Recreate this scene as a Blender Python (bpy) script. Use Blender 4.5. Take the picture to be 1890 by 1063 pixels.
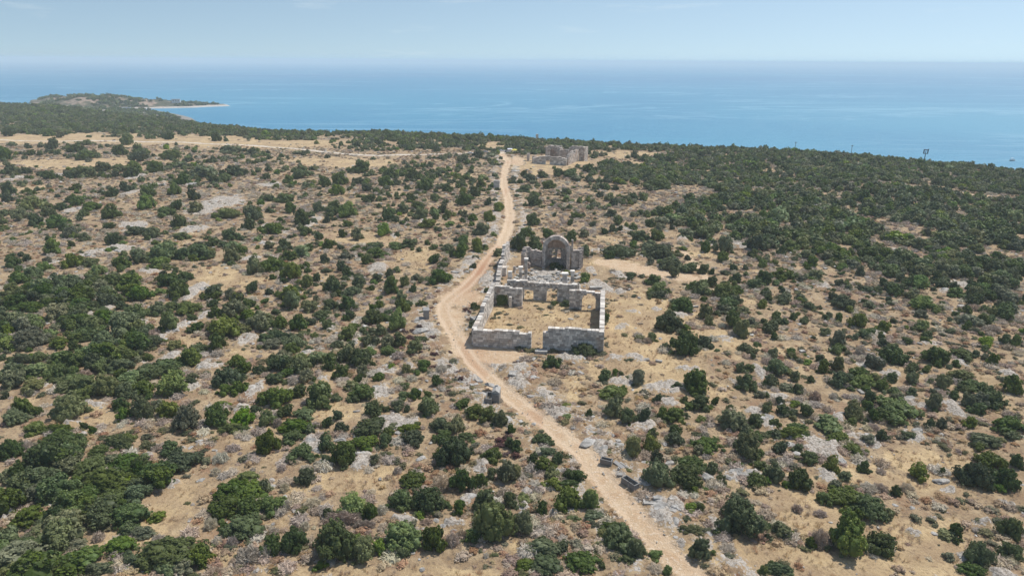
import bpy, math, random
import numpy as np
from mathutils import Vector

# ------------------------------------------------------------------ camera, light, exposure
for o in list(bpy.data.objects):
    bpy.data.objects.remove(o, do_unlink=True)
SC = bpy.context.scene
COL = SC.collection
FPX, CAMH = 1260.0, 39.0
PITCH, ROLL = math.radians(18.4), math.radians(0.33)
cam_d = bpy.data.cameras.new('camera')
cam_d.sensor_width = 36.0
cam_d.lens = 36.0 * FPX / 1890.0
cam_d.clip_start = 0.5
cam_d.clip_end = 60000
cam = bpy.data.objects.new('camera', cam_d)
COL.objects.link(cam)
cam.location = (0, 0, CAMH)
cam.rotation_mode = 'QUATERNION'
_fw = Vector((0, math.cos(PITCH), -math.sin(PITCH)))
_q = _fw.to_track_quat('-Z', 'Y')
from mathutils import Quaternion
cam.rotation_quaternion = Quaternion(_fw, -ROLL) @ _q
SC.camera = cam

SKY_LIFT = 0.15      # the sky is looked up a little above the true elevation: clear blue down to the sea
SUN_AZ, SUN_EL = math.radians(58), math.radians(62)
world = bpy.data.worlds.new('World')
SC.world = world
world.use_nodes = True
wn = world.node_tree
wn.nodes.clear()
wo = wn.nodes.new('ShaderNodeOutputWorld')
bg = wn.nodes.new('ShaderNodeBackground')
sky = wn.nodes.new('ShaderNodeTexSky')
sky.sky_type = 'NISHITA'
sky.sun_disc = False
sky.sun_elevation = SUN_EL
sky.sun_rotation = SUN_AZ
sky.altitude = 0
sky.air_density = 1.0
sky.dust_density = 0.6
sky.ozone_density = 1.0
tc = wn.nodes.new('ShaderNodeTexCoord')
sep = wn.nodes.new('ShaderNodeSeparateXYZ')
mx = wn.nodes.new('ShaderNodeMath'); mx.operation = 'MAXIMUM'; mx.inputs[1].default_value = 0.012
cmb = wn.nodes.new('ShaderNodeCombineXYZ')
L = wn.links.new
L(tc.outputs['Generated'], sep.inputs[0])
L(sep.outputs[0], cmb.inputs[0]); L(sep.outputs[1], cmb.inputs[1])
ad = wn.nodes.new('ShaderNodeMath'); ad.operation = 'ADD'; ad.inputs[1].default_value = SKY_LIFT
L(sep.outputs[2], mx.inputs[0]); L(mx.outputs[0], ad.inputs[0]); L(ad.outputs[0], cmb.inputs[2])
L(cmb.outputs[0], sky.inputs[0])
# thin, scattered cloud in the sky
mp = wn.nodes.new('ShaderNodeMapping'); mp.inputs['Scale'].default_value = (3.0, 3.0, 24.0)
mp.inputs['Location'].default_value = (0.6, 0.0, 0.3)
nz = wn.nodes.new('ShaderNodeTexNoise'); nz.inputs['Scale'].default_value = 1.6; nz.inputs['Detail'].default_value = 9
nz.inputs['Roughness'].default_value = 0.62
cr = wn.nodes.new('ShaderNodeMapRange'); cr.inputs[1].default_value = 0.60; cr.inputs[2].default_value = 0.85
cr.inputs[3].default_value = 0.0; cr.inputs[4].default_value = 0.3
mixc = wn.nodes.new('ShaderNodeMix'); mixc.data_type = 'RGBA'
L(tc.outputs['Generated'], mp.inputs[0]); L(mp.outputs[0], nz.inputs[0]); L(nz.outputs[0], cr.inputs[0])
L(cr.outputs[0], mixc.inputs[0]); L(sky.outputs[0], mixc.inputs[6])
mixc.inputs[7].default_value = (7.4, 7.7, 8.2, 1)
tint = wn.nodes.new('ShaderNodeMix'); tint.data_type = 'RGBA'; tint.blend_type = 'MULTIPLY'
tint.inputs[0].default_value = 1.0; tint.inputs[7].default_value = (1.02, 0.985, 0.87, 1)
L(mixc.outputs[2], tint.inputs[6]); L(tint.outputs[2], bg.inputs[0])
bg.inputs[1].default_value = 0.142
L(bg.outputs[0], wo.inputs[0])

sd = bpy.data.lights.new('sun', 'SUN')
sd.energy = 4.0
sd.angle = math.radians(0.53)
sd.color = (1.0, 0.955, 0.89)
so = bpy.data.objects.new('sun', sd)
COL.objects.link(so)
SDIR = Vector((math.cos(SUN_EL) * math.sin(SUN_AZ), math.cos(SUN_EL) * math.cos(SUN_AZ), math.sin(SUN_EL)))
so.rotation_euler = SDIR.to_track_quat('Z', 'Y').to_euler()
so.location = (50, 50, 200)
SC.view_settings.view_transform = 'Standard'
SC.view_settings.look = 'None'
SC.view_settings.exposure = 0.1
SC.view_settings.gamma = 1.0
SC.cycles.volume_bounces = 1
SC.cycles.max_bounces = 6
SC.cycles.transparent_max_bounces = 8

RNG = np.random.default_rng(7)
random.seed(7)

# ------------------------------------------------------------------ numpy helpers
def _hash(ix, iy, s):
    h = (ix.astype(np.int64) * 374761393 + iy.astype(np.int64) * 668265263 + s * 1442695041) & 0x7fffffff
    h = (h ^ (h >> 13)) * 1274126177 & 0x7fffffff
    return ((h ^ (h >> 16)) & 0xffff) / 65535.0

def vnoise(x, y, s=0):
    ix, iy = np.floor(x), np.floor(y)
    fx, fy = x - ix, y - iy
    fx = fx * fx * (3 - 2 * fx); fy = fy * fy * (3 - 2 * fy)
    a = _hash(ix, iy, s); b = _hash(ix + 1, iy, s); c = _hash(ix, iy + 1, s); d = _hash(ix + 1, iy + 1, s)
    return (a * (1 - fx) + b * fx) * (1 - fy) + (c * (1 - fx) + d * fx) * fy

def fbm(x, y, s=0, octv=4, r=0.5):
    v = 0; a = 1; t = 0
    for k in range(octv):
        v = v + a * vnoise(x * 2 ** k + 13.7 * k, y * 2 ** k - 7.1 * k, s + k); t += a; a *= r
    return v / t

def sstep(a, b, x):
    t = np.clip((x - a) / (b - a), 0, 1)
    return t * t * (3 - 2 * t)

def ray(x, y):
    u = (np.asarray(x, float) - 945) / FPX; v = (531.5 - np.asarray(y, float)) / FPX
    c, s = math.cos(ROLL), math.sin(ROLL)
    u2 = u * c - v * s; v2 = u * s + v * c
    return u2, math.cos(PITCH) + v2 * math.sin(PITCH), -math.sin(PITCH) + v2 * math.cos(PITCH)

def unproj(x, y, z=0.0):
    dx, dy, dz = ray(x, y); t = (z - CAMH) / dz
    return dx * t, dy * t

def proj(X, Y, Z=0.0):
    """world -> photo pixel"""
    X = np.asarray(X, float); Y = np.asarray(Y, float); Z = np.asarray(Z, float) - CAMH
    dep = Y * math.cos(PITCH) - Z * math.sin(PITCH)
    up = Y * math.sin(PITCH) + Z * math.cos(PITCH)
    dep = np.maximum(dep, 1.0)
    u2, v2 = X / dep, up / dep
    c, s = math.cos(ROLL), math.sin(ROLL)
    u = u2 * c + v2 * s; v = -u2 * s + v2 * c
    return 945 + u * FPX, 531.5 - v * FPX

# plateau edge against the sea: forward distance of the edge by direction
_EP = [(-400, 172), (0, 189), (100, 193), (200, 206), (300, 215), (350, 224), (480, 237), (600, 241), (700, 240), (800, 244), (945, 251),
       (1100, 260), (1250, 267), (1400, 272), (1500, 277), (1600, 284), (1711, 294), (1800, 301), (1890, 309), (2300, 345)]
_ex, _ey = unproj([p[0] for p in _EP], [p[1] for p in _EP], 2.2)
_et = _ex / _ey
SEA = -14.0

def edge_excess(X, Y):
    ye = np.interp(X / np.maximum(Y, 1), _et, _ey)
    return (Y - ye) / ye

# the church plan frame
TH = math.radians(-7.5)
UX = (math.cos(TH), math.sin(TH)); VX = (-math.sin(TH), math.cos(TH))
OX, OY = -5.5, 91.0
def W(u, v):
    return OX + u * UX[0] + v * VX[0], OY + u * UX[1] + v * VX[1]
def toUV(x, y):
    a, b = x - OX, y - OY
    return a * UX[0] + b * UX[1], a * VX[0] + b * VX[1]

def seg_dist(X, Y, pts):
    best = np.full(np.shape(X), 1e9)
    for (x0, y0), (x1, y1) in zip(pts[:-1], pts[1:]):
        dx, dy = x1 - x0, y1 - y0
        t = np.clip(((X - x0) * dx + (Y - y0) * dy) / (dx * dx + dy * dy + 1e-9), 0, 1)
        best = np.minimum(best, np.hypot(X - x0 - t * dx, Y - y0 - t * dy))
    return best

def pxline(l):
    x, y = unproj([p[0] for p in l], [p[1] for p in l])
    return list(zip(x.tolist(), y.tolist()))

TRACK = pxline([(1340, 1120), (1278, 1063), (1225, 1010), (1170, 950), (1120, 890), (1078, 838), (1022, 790), (962, 748), (912, 705), (872, 668),
                (850, 632), (830, 600), (819, 578), (820, 560), (836, 545), (860, 528), (882, 505), (902, 475), (926, 450), (937, 420),
                (942, 395), (938, 365), (930, 340), (932, 315), (939, 302), (930, 290), (922, 281)])
ROAD = pxline([(-200, 256), (0, 259), (120, 260), (240, 262), (300, 265), (380, 269), (480, 272), (560, 278), (640, 285), (700, 287), (780, 287), (840, 285), (880, 281), (925, 279)])
SPUR = pxline([(1125, 484), (1165, 494), (1215, 503), (1262, 508)])
SPUR2 = pxline([(1262, 460), (1290, 490), (1310, 520), (1330, 545)])
STRIP = pxline([(1645, 344.5), (1700, 348), (1745, 351), (1790, 359), (1840, 363)])
BEACH = pxline([(1812, 306), (1850, 310), (1890, 315), (1960, 324)])

# tiles of the photograph that were surveyed at a scale of 3.979: feature lists below are in tile units
TS = 3.979
TILES = {1: (0, 800), 2: (475, 800), 3: (945, 800), 4: (1415, 800), 5: (0, 540), 6: (475, 540), 7: (945, 540), 8: (1415, 540),
         9: (0, 300), 10: (475, 300), 11: (945, 300), 12: (1415, 300), 13: (0, 150), 14: (760, 250)}
ROCKP = """1 430 430 170 200;1 380 740 120 120;1 60 1000 120 90;1 240 1000 130 90;1 60 600 70 90;1 600 30 80 60;1 1290 350 90 80;1 1120 150 120 40;1 1350 100 70 40;1 820 990 90 70;1 1500 60 90 40
2 390 60 180 130;2 770 200 140 110;2 1620 240 130 150;2 1060 620 170 60;2 1450 640 160 60;2 30 1000 80 60;2 1560 470 120 80
3 440 170 110 170;3 130 440 130 60;3 100 540 110 60;3 300 590 60 60;3 1500 670 120 170;3 640 110 170 140;3 880 470 150 80;3 1080 600 220 220;3 800 610 110 70;3 1230 830 130 100;3 1700 300 220 100;3 1210 550 130 110;3 780 300 200 120
4 430 290 150 110;4 400 110 300 220;4 700 200 110 80;4 780 40 130 80;4 1560 580 140 60;4 1800 970 200 130;4 1460 840 110 110;4 1780 450 120 60;4 1100 680 110 50;4 1340 350 140 40
5 1000 230 280 90;5 590 190 150 60;5 780 130 80 70;5 400 75 130 70;5 720 45 80 50;5 1330 240 120 130;5 1190 330 110 60;5 760 410 150 60;5 1240 470 130 110;5 1560 520 200 90;5 1800 330 150 100;5 1420 690 130 70;5 1850 690 150 110;5 1780 830 170 70;5 1390 30 60 100;5 1510 150 80 110;5 720 830 190 36;5 560 960 110 40;5 1060 490 80 40;5 340 700 90 50
6 560 230 80 80;6 730 190 60 80;6 90 250 70 60;6 330 430 90 80;6 520 610 110 60;6 940 570 130 90;6 910 720 190 120;6 990 930 310 140;6 730 340 80 60;6 1220 240 120 80;6 1270 300 110 70;6 1580 620 100 60;6 1860 690 150 100;6 1130 540 90 60;6 20 650 50 90;6 230 700 60 50;6 1650 570 160 180;6 1450 300 130 120
7 60 650 220 220;7 260 760 150 80;7 760 480 140 60;7 910 480 140 70;7 820 660 170 80;7 1100 690 280 100;7 1290 570 170 50;7 800 250 100 50;7 870 140 100 30;7 1050 125 70 30;7 1210 165 130 36;7 1570 330 130 50;7 1000 980 220 80;7 1170 810 140 60;7 1830 580 90 90;7 1640 650 100 50;7 1870 970 80 110;7 1800 860 150 70;7 300 900 200 130;7 460 470 220 70
8 30 970 90 140;8 540 890 150 80;8 930 590 120 60;8 1080 780 120 60;8 1400 820 140 120;8 1030 990 80 90;8 1130 1010 100 70;8 680 1010 160 70;8 100 760 190 80;8 800 280 140 60;8 1200 355 140 24;8 1440 500 70 50;8 1780 570 120 60;8 1400 150 60 60;8 700 520 90 50
9 1590 310 280 130;9 960 470 200 60;9 1420 490 210 60;9 700 670 170 60;9 1020 105 90 50;9 1150 160 140 40;9 1400 160 80 40;9 970 220 100 50;9 520 350 90 50;9 70 140 110 50;9 430 100 90 50;9 1100 800 220 36;9 1410 930 120 150;9 720 990 100 70;9 400 860 70 60;9 380 750 100 70;9 900 630 190 60;9 1810 710 150 50
10 410 430 100 80;10 60 450 80 50;10 60 580 100 40;10 1010 525 70 40;10 880 750 170 70;10 90 160 120 40;10 1580 720 100 100;10 1230 430 90 40;10 1740 480 60 90;10 230 490 60 70;10 1700 850 130 160
11 650 645 120 24;11 980 685 90 60;11 780 820 110 70;11 700 930 100 60;11 800 950 80 50;11 860 470 80 40;11 1240 555 70 50;11 1700 590 120 70;11 200 840 240 100;11 570 800 90 50;11 1470 580 70 60;11 620 900 160 70
12 420 890 130 60;12 1390 880 150 60;12 1300 930 100 50;12 1560 800 80 50;12 400 310 120 24;12 840 300 60 30;12 1000 640 70 50"""
CLEAR = """1 1230 560 520 660;5 700 920 560 170;5 230 800 150 80;5 1350 350 290 80;5 1780 430 280 90;5 50 690 90 90;2 1000 1010 1500 130;2 100 640 200 70;3 60 830 150 100;4 1250 130 760 190;4 1250 820 560 330;4 700 1000 900 110;6 540 640 190 210;6 620 850 420 130;6 150 450 330 70;7 900 540 420 130;7 450 720 190 200;7 850 150 320 330;9 1550 840 600 190;9 200 200 260 60;10 1150 700 420 170;10 800 540 600 80;11 750 740 420 70;11 700 560 260 70;11 1450 640 260 80;7 1700 60 200 60;4 300 470 500 90;2 700 330 900 200;5 1150 100 40 30"""
def parse(s):
    out = []
    for e in s.replace('\n', ';').split(';'):
        p = e.split()
        if not p: continue
        t = TILES[int(p[0])]
        r = [t[0] + float(p[1]) / TS, t[1] + float(p[2]) / TS, float(p[3]) / TS, float(p[4]) / TS]
        out.append(r + p[5:])
    return out

def blobs(spec, grow=1.0):
    out = []
    for x, y, w, h in spec:
        X, Y = unproj(x, y)
        X1, _ = unproj(x + w / 2, y); _, Y1 = unproj(x, max(y - h / 2, 140))
        out.append((float(X), float(Y), max(abs(float(X1 - X)), 0.4) * grow, max(float(Y1 - Y) * 0.92, 0.4) * grow))
    return out
ROCKB = blobs(parse(ROCKP), 1.0)
CLEARB = blobs(parse(CLEAR))
CLEARB += blobs([(120, 255, 300, 22), (360, 262, 260, 22), (520, 268, 260, 16), (905, 268, 50, 14), (1155, 284, 110, 14), (1190, 600, 170, 170), (1200, 690, 210, 70), (1330, 625, 200, 50), (1480, 1030, 600, 60), (1640, 880, 420, 50), (1600, 960, 400, 60), (1010, 312, 120, 20), (1060, 300, 60, 10),
                 (120, 300, 300, 24), (1300, 316, 60, 6), (1170, 298, 40, 6), (640, 300, 200, 20)])

def blobmask(X, Y, bl):
    m = np.zeros(np.shape(X))
    X = np.asarray(X, float); Y = np.asarray(Y, float)
    w1, w2 = fbm(X / 3.1, Y / 3.1, 401, 4, 0.6) - 0.5, fbm(X / 3.1 + 50, Y / 3.1, 402, 4, 0.6) - 0.5
    w3, w4 = fbm(X / 11, Y / 11, 403, 2) - 0.5, fbm(X / 11 + 50, Y / 11, 404, 2) - 0.5
    for (cx, cy, a, b) in bl:
        ka, kb = min(a, 4.0), min(b, 5.0)
        d = ((X + w1 * ka * 1.9 + w3 * a * 0.9 - cx) / a) ** 2 + ((Y + w2 * kb * 1.9 + w4 * b * 0.9 - cy) / b) ** 2
        m = np.maximum(m, np.clip(1.3 - 0.8 * d, 0, 1))
    return m

def m_rock(X, Y):
    m = blobmask(X, Y, ROCKB)
    # a stony verge along the track
    d = seg_dist(X, Y, TRACK)
    verge = np.exp(-((d - 3.6) / 1.8) ** 2) * (0.35 + 0.5 * vnoise(X / 9, Y / 9, 5))
    return np.clip(np.maximum(m, verge), 0, 1)

def m_track(X, Y):
    d = seg_dist(X, Y, TRACK)
    m = np.clip(1.5 - d / (1.22 + 0.35 * vnoise(X / 7, Y / 7, 88)), 0, 1)
    d2 = seg_dist(X, Y, ROAD); m = np.maximum(m, np.clip(1.45 - d2 / 1.25, 0, 1))
    for l, w in ((SPUR, 3.2), (SPUR2, 0.7), (STRIP, 1.9), (BEACH, 3.0)):
        m = np.maximum(m, np.clip(1.5 - seg_dist(X, Y, l) / w, 0, 1))
    # worn apron in front of the church
    for px, py, w, h in ((905, 655, 150, 44), (862, 640, 64, 56), (850, 548, 100, 42), (838, 590, 50, 60), (925, 280, 60, 10), (955, 300, 30, 22)):
        for (cx, cy, a, b) in blobs([(px, py, w, h)]):
            m = np.maximum(m, np.clip(1.2 - ((X - cx) / a) ** 2 - ((Y - cy) / b) ** 2, 0, 1) * 0.95)
    return m

def height(X, Y, fine=False, rock=None):
    X = np.asarray(X, float); Y = np.asarray(Y, float)
    z = (fbm(X / 55, Y / 55, 3, 3) - 0.5) * 3.0
    u, v = toUV(X, Y)
    far = np.maximum(np.abs(u - 9) - 14, np.abs(v - 22) - 32)
    z = z * sstep(0, 25, far) * sstep(-5, 30, Y * 0 + seg_dist(X, Y, [(9.6, 60.6), (13, 55)]) - 8)
    ex = edge_excess(X, Y)
    z = z * sstep(0.0, -0.12, ex) if np.ndim(ex) == 0 else z * (1 - sstep(-0.12, 0.0, ex))
    z = z - 5.5 * sstep(0.0, 0.13, ex) - 16 * sstep(0.04, 0.16, ex)
    if fine:
        z = z + (fbm(X / 2.2, Y / 2.2, 21, 4) - 0.5) * 0.22
        if rock is not None:
            k = np.abs(fbm(X / 1.7, Y / 1.7, 31, 4, 0.6) - 0.5) * 2
            z = z + np.clip(rock, 0, 1) * (0.62 * (1 - k) ** 3 + 0.16 * vnoise(X * 2.1, Y * 2.1, 44) - 0.05)
    return z

def ground_at(px, py, dz=0.0):
    """ground position under a photo pixel, at dz above the terrain"""
    z = np.zeros(np.shape(px)) + dz
    for _ in range(6):
        X, Y = unproj(px, py, z)
        z = height(X, Y) + dz
    return X, Y, z - dz

# ------------------------------------------------------------------ mesh helpers
def mesh_np(name, V, Fq=None, Ft=None, mats=(), attrs=None, smooth=False, matidx=None):
    me = bpy.data.meshes.new(name)
    V = np.ascontiguousarray(V, np.float32)
    nq = 0 if Fq is None else len(Fq); nt = 0 if Ft is None else len(Ft)
    me.vertices.add(len(V)); me.vertices.foreach_set('co', V.ravel())
    if nq + nt:
        loops = np.concatenate([np.asarray(a, np.int32).ravel() for a in ((Fq if nq else np.zeros((0, 4))), (Ft if nt else np.zeros((0, 3))))]).astype(np.int32)
        me.loops.add(len(loops)); me.loops.foreach_set('vertex_index', loops)
        me.polygons.add(nq + nt)
        st = np.concatenate([np.arange(nq) * 4, nq * 4 + np.arange(nt) * 3]).astype(np.int32)
        me.polygons.foreach_set('loop_start', st)
        try:
            me.polygons.foreach_set('loop_total', np.concatenate([np.full(nq, 4), np.full(nt, 3)]).astype(np.int32))
        except Exception:
            pass
        me.polygons.foreach_set('use_smooth', np.full(nq + nt, bool(smooth)))
        if matidx is not None:
            me.polygons.foreach_set('material_index', np.asarray(matidx, np.int32))
    for m in mats: me.materials.append(m)
    for k, (dom, typ, arr) in (attrs or {}).items():
        at = me.attributes.new(k, typ, dom)
        arr = np.ascontiguousarray(arr, np.float32 if typ != 'INT' else np.int32)
        at.data.foreach_set('vector' if typ == 'FLOAT_VECTOR' else 'value', arr.ravel())
    me.update(calc_edges=True)
    me.validate(verbose=False)
    return me

def link(name, me, parent=None, **props):
    o = bpy.data.objects.new(name, me)
    COL.objects.link(o)
    if parent is not None: o.parent = parent
    for k, v in props.items(): o[k] = v
    return o

def thing(name, label, cat, loc=(0, 0, 0), rz=0.0, group=None, me=None):
    o = bpy.data.objects.new(name, me); COL.objects.link(o)
    o.location = loc; o.rotation_euler = (0, 0, rz)
    o['label'] = label; o['category'] = cat
    if group: o['group'] = group
    return o

class MB:
    """collects boxes / prisms / swept shapes, with one tone value per piece"""
    def __init__(s): s.V = []; s.Q = []; s.T = []; s.tq = []; s.tt = []; s.n = 0
    def add(s, V, Q=(), T=(), tone=None):
        tone = random.random() if tone is None else tone
        s.V.append(np.asarray(V, float)); 
        for q in Q: s.Q.append([i + s.n for i in q]); s.tq.append(tone)
        for t in T: s.T.append([i + s.n for i in t]); s.tt.append(tone)
        s.n += len(V)
    def hexa(s, P, tone=None):
        """P: 8 corners, bottom 4 ccw, top 4 ccw"""
        s.add(P, [(3, 2, 1, 0), (4, 5, 6, 7), (0, 1, 5, 4), (1, 2, 6, 5), (2, 3, 7, 6), (3, 0, 4, 7)], tone=tone)
    def box(s, c, size, rz=0.0, tone=None, jit=0.0, tilt=0.0, taper=1.0):
        hx, hy, hz = size[0] / 2, size[1] / 2, size[2] / 2
        P = []
        for z in (-hz, hz):
            k = 1.0 if z < 0 else taper
            for x, y in ((-hx, -hy), (hx, -hy), (hx, hy), (-hx, hy)):
                p = [x * k + random.uniform(-jit, jit), y * k + random.uniform(-jit, jit), z + random.uniform(-jit, jit)]
                p = [p[0] * math.cos(tilt) + p[2] * math.sin(tilt), p[1], -p[0] * math.sin(tilt) + p[2] * math.cos(tilt)]
                P.append((c[0] + p[0] * math.cos(rz) - p[1] * math.sin(rz), c[1] + p[0] * math.sin(rz) + p[1] * math.cos(rz), c[2] + p[2]))
        s.hexa(P, tone)
    def cyl(s, c, r0, r1, h, n=12, tone=None, dz=(0, 0)):
        V = []
        for k, (z, r) in enumerate(((0, r0), (h, r1))):
            for i in range(n):
                a = 2 * math.pi * i / n
                V.append((c[0] + r * math.cos(a) + dz[0] * k, c[1] + r * math.sin(a) + dz[1] * k, c[2] + z))
        V.append((c[0] + dz[0], c[1] + dz[1], c[2] + h)); V.append((c[0], c[1], c[2]))
        s.add(V, [(i, (i + 1) % n, n + (i + 1) % n, n + i) for i in range(n)],
              [(n + i, n + (i + 1) % n, 2 * n) for i in range(n)] + [((i + 1) % n, i, 2 * n + 1) for i in range(n)], tone)
    def mesh(s, name, mat, smooth=False):
        V = np.concatenate(s.V); tones = np.array(s.tq + s.tt)
        return mesh_np(name, V, np.array(s.Q) if s.Q else None, np.array(s.T) if s.T else None, [mat], {'tone': ('FACE', 'FLOAT', tones)}, smooth)
    def build(s, name, mat, parent=None, smooth=False, **pr):
        return link(name, s.mesh(name, mat, smooth), parent, **pr)

# ------------------------------------------------------------------ materials
def newmat(name):
    m = bpy.data.materials.new(name); m.use_nodes = True
    nt = m.node_tree; nt.nodes.clear()
    out = nt.nodes.new('ShaderNodeOutputMaterial'); b = nt.nodes.new('ShaderNodeBsdfPrincipled')
    nt.links.new(b.outputs[0], out.inputs[0])
    b.inputs['Roughness'].default_value = 0.9
    b.inputs['Specular IOR Level'].default_value = 0.2
    return m, nt, b
def N(nt, typ, **kw):
    n = nt.nodes.new(typ)
    for k, v in kw.items():
        if hasattr(n, k): setattr(n, k, v)
    return n
def noise(nt, vec, scale, detail=4, rough=0.55, dist=0.0):
    n = N(nt, 'ShaderNodeTexNoise'); n.inputs['Scale'].default_value = scale; n.inputs['Detail'].default_value = detail
    n.inputs['Roughness'].default_value = rough; n.inputs['Distortion'].default_value = dist
    if vec is not None: nt.links.new(vec, n.inputs['Vector'])
    return n.outputs[0]
def rng(nt, v, a, b, c=0.0, d=1.0, smooth=True):
    n = N(nt, 'ShaderNodeMapRange'); n.interpolation_type = 'SMOOTHSTEP' if smooth else 'LINEAR'
    n.inputs[1].default_value = a; n.inputs[2].default_value = b; n.inputs[3].default_value = c; n.inputs[4].default_value = d
    nt.links.new(v, n.inputs[0]); return n.outputs[0]
def mix(nt, f, a, b, mode='MIX'):
    n = N(nt, 'ShaderNodeMix'); n.data_type = 'RGBA'; n.blend_type = mode
    for k, v in ((0, f), (6, a), (7, b)):
        if isinstance(v, (int, float)): n.inputs[k].default_value = v
        elif isinstance(v, tuple): n.inputs[k].default_value = (*v, 1)
        else: nt.links.new(v, n.inputs[k])
    return n.outputs[2]
def mth(nt, op, a, b=None):
    n = N(nt, 'ShaderNodeMath'); n.operation = op
    for k, v in ((0, a), (1, b)):
        if v is None: continue
        if isinstance(v, (int, float)): n.inputs[k].default_value = v
        else: nt.links.new(v, n.inputs[k])
    return n.outputs[0]
def attr(nt, name):
    n = N(nt, 'ShaderNodeAttribute'); n.attribute_name = name; return n.outputs['Fac']
def pos(nt): return N(nt, 'ShaderNodeNewGeometry').outputs['Position']
def bump(nt, b, h, strength=0.5, dist=0.1):
    n = N(nt, 'ShaderNodeBump'); n.inputs['Strength'].default_value = strength; n.inputs['Distance'].default_value = dist
    nt.links.new(h, n.inputs['Height']); nt.links.new(n.outputs[0], b.inputs['Normal'])

def mat_ground():
    m, nt, b = newmat('ground')
    P = pos(nt)
    rock, trk, clr = attr(nt, 'rock'), attr(nt, 'track'), attr(nt, 'clear')
    red = attr(nt, 'red')
    n1 = noise(nt, P, 0.055, 6, 0.6); n2 = noise(nt, P, 0.55, 6, 0.65); n3 = noise(nt, P, 3.2, 5, 0.7); n4 = noise(nt, P, 0.17, 5, 0.6)
    n5 = noise(nt, P, 11.0, 3, 0.7)
    soil = mix(nt, rng(nt, n2, 0.35, 0.68), (0.30, 0.21, 0.125), (0.47, 0.355, 0.22))
    soil = mix(nt, rng(nt, n4, 0.5, 0.72), soil, (0.285, 0.170, 0.105))
    soil = mix(nt, rng(nt, n3, 0.50, 0.66), soil, (0.155, 0.115, 0.082))
    soil = mix(nt, mth(nt, 'MULTIPLY', rng(nt, n5, 0.58, 0.72), 0.6), soil, (0.52, 0.43, 0.31))
    straw = mix(nt, rng(nt, n2, 0.3, 0.7), (0.42, 0.30, 0.165), (0.60, 0.455, 0.26))
    straw = mix(nt, mth(nt, 'MULTIPLY', rng(nt, n4, 0.42, 0.62), 0.75), straw, (0.335, 0.235, 0.145))
    straw = mix(nt, rng(nt, n3, 0.48, 0.68), straw, (0.29, 0.20, 0.12))
    straw = mix(nt, rng(nt, n5, 0.58, 0.72), straw, (0.60, 0.50, 0.36))
    c = mix(nt, rng(nt, mth(nt, 'ADD', clr, mth(nt, 'MULTIPLY', mth(nt, 'SUBTRACT', n2, 0.5), 1.1)), 0.35, 0.7), soil, straw)
    c = mix(nt, mth(nt, 'MULTIPLY', rng(nt, mth(nt, 'ADD', n1, mth(nt, 'MULTIPLY', n3, 0.25)), 0.62, 0.8), 0.7), c, straw)
    # bare limestone pavement showing through
    lime = mix(nt, rng(nt, n3, 0.38, 0.60), (0.25, 0.215, 0.18), (0.53, 0.48, 0.42))
    lime = mix(nt, rng(nt, n5, 0.55, 0.75), lime, (0.17, 0.155, 0.14))
    rk = mth(nt, 'ADD', mth(nt, 'MULTIPLY', rock, 0.62), mth(nt, 'MULTIPLY', n3, 0.55))
    rk = mth(nt, 'ADD', rk, mth(nt, 'MULTIPLY', mth(nt, 'SUBTRACT', n2, 0.5), 1.4))
    rk = mth(nt, 'ADD', rk, mth(nt, 'MULTIPLY', mth(nt, 'SUBTRACT', n3, 0.5), 0.7))
    c = mix(nt, rng(nt, rk, 0.60, 0.72), c, lime)
    # scattered loose stones everywhere
    vo = N(nt, 'ShaderNodeTexVoronoi'); vo.inputs['Scale'].default_value = 1.5; nt.links.new(P, vo.inputs['Vector'])
    st = rng(nt, vo.outputs['Distance'], 0.10, 0.17, 1.0, 0.0)
    st = mth(nt, 'MULTIPLY', st, rng(nt, mth(nt, 'ADD', n2, mth(nt, 'MULTIPLY', rock, 0.4)), 0.60, 0.70))
    c = mix(nt, st, c, (0.55, 0.52, 0.48))
    # track: compacted sandy dirt with pale stones, wheel ruts
    dirt = mix(nt, rng(nt, n2, 0.3, 0.7), (0.51, 0.345, 0.21), (0.61, 0.465, 0.31))
    dirt = mix(nt, rng(nt, n3, 0.5, 0.72), dirt, (0.71, 0.61, 0.48))
    dirt = mix(nt, rng(nt, n5, 0.52, 0.68), dirt, (0.33, 0.24, 0.165))
    dirt = mix(nt, red, dirt, (0.42, 0.235, 0.14))
    dirt = mix(nt, attr(nt, 'rut'), dirt, (0.64, 0.50, 0.36))
    dirt = mix(nt, attr(nt, 'chalk'), dirt, (0.60, 0.545, 0.47))
    tk = mth(nt, 'ADD', trk, mth(nt, 'MULTIPLY', mth(nt, 'SUBTRACT', n2, 0.5), 1.5))
    tk = mth(nt, 'ADD', tk, mth(nt, 'MULTIPLY', mth(nt, 'SUBTRACT', n3, 0.5), 1.3))
    c = mix(nt, rng(nt, tk, 0.42, 0.66), c, dirt)
    nt.links.new(c, b.inputs['Base Color'])
    h = mth(nt, 'ADD', mth(nt, 'MULTIPLY', n3, 1.0), mth(nt, 'MULTIPLY', n5, 0.35))
    h = mth(nt, 'ADD', h, mth(nt, 'MULTIPLY', st, 0.7))
    bump(nt, b, h, 0.9, 0.22)
    b.inputs['Roughness'].default_value = 0.97
    return m

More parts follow.
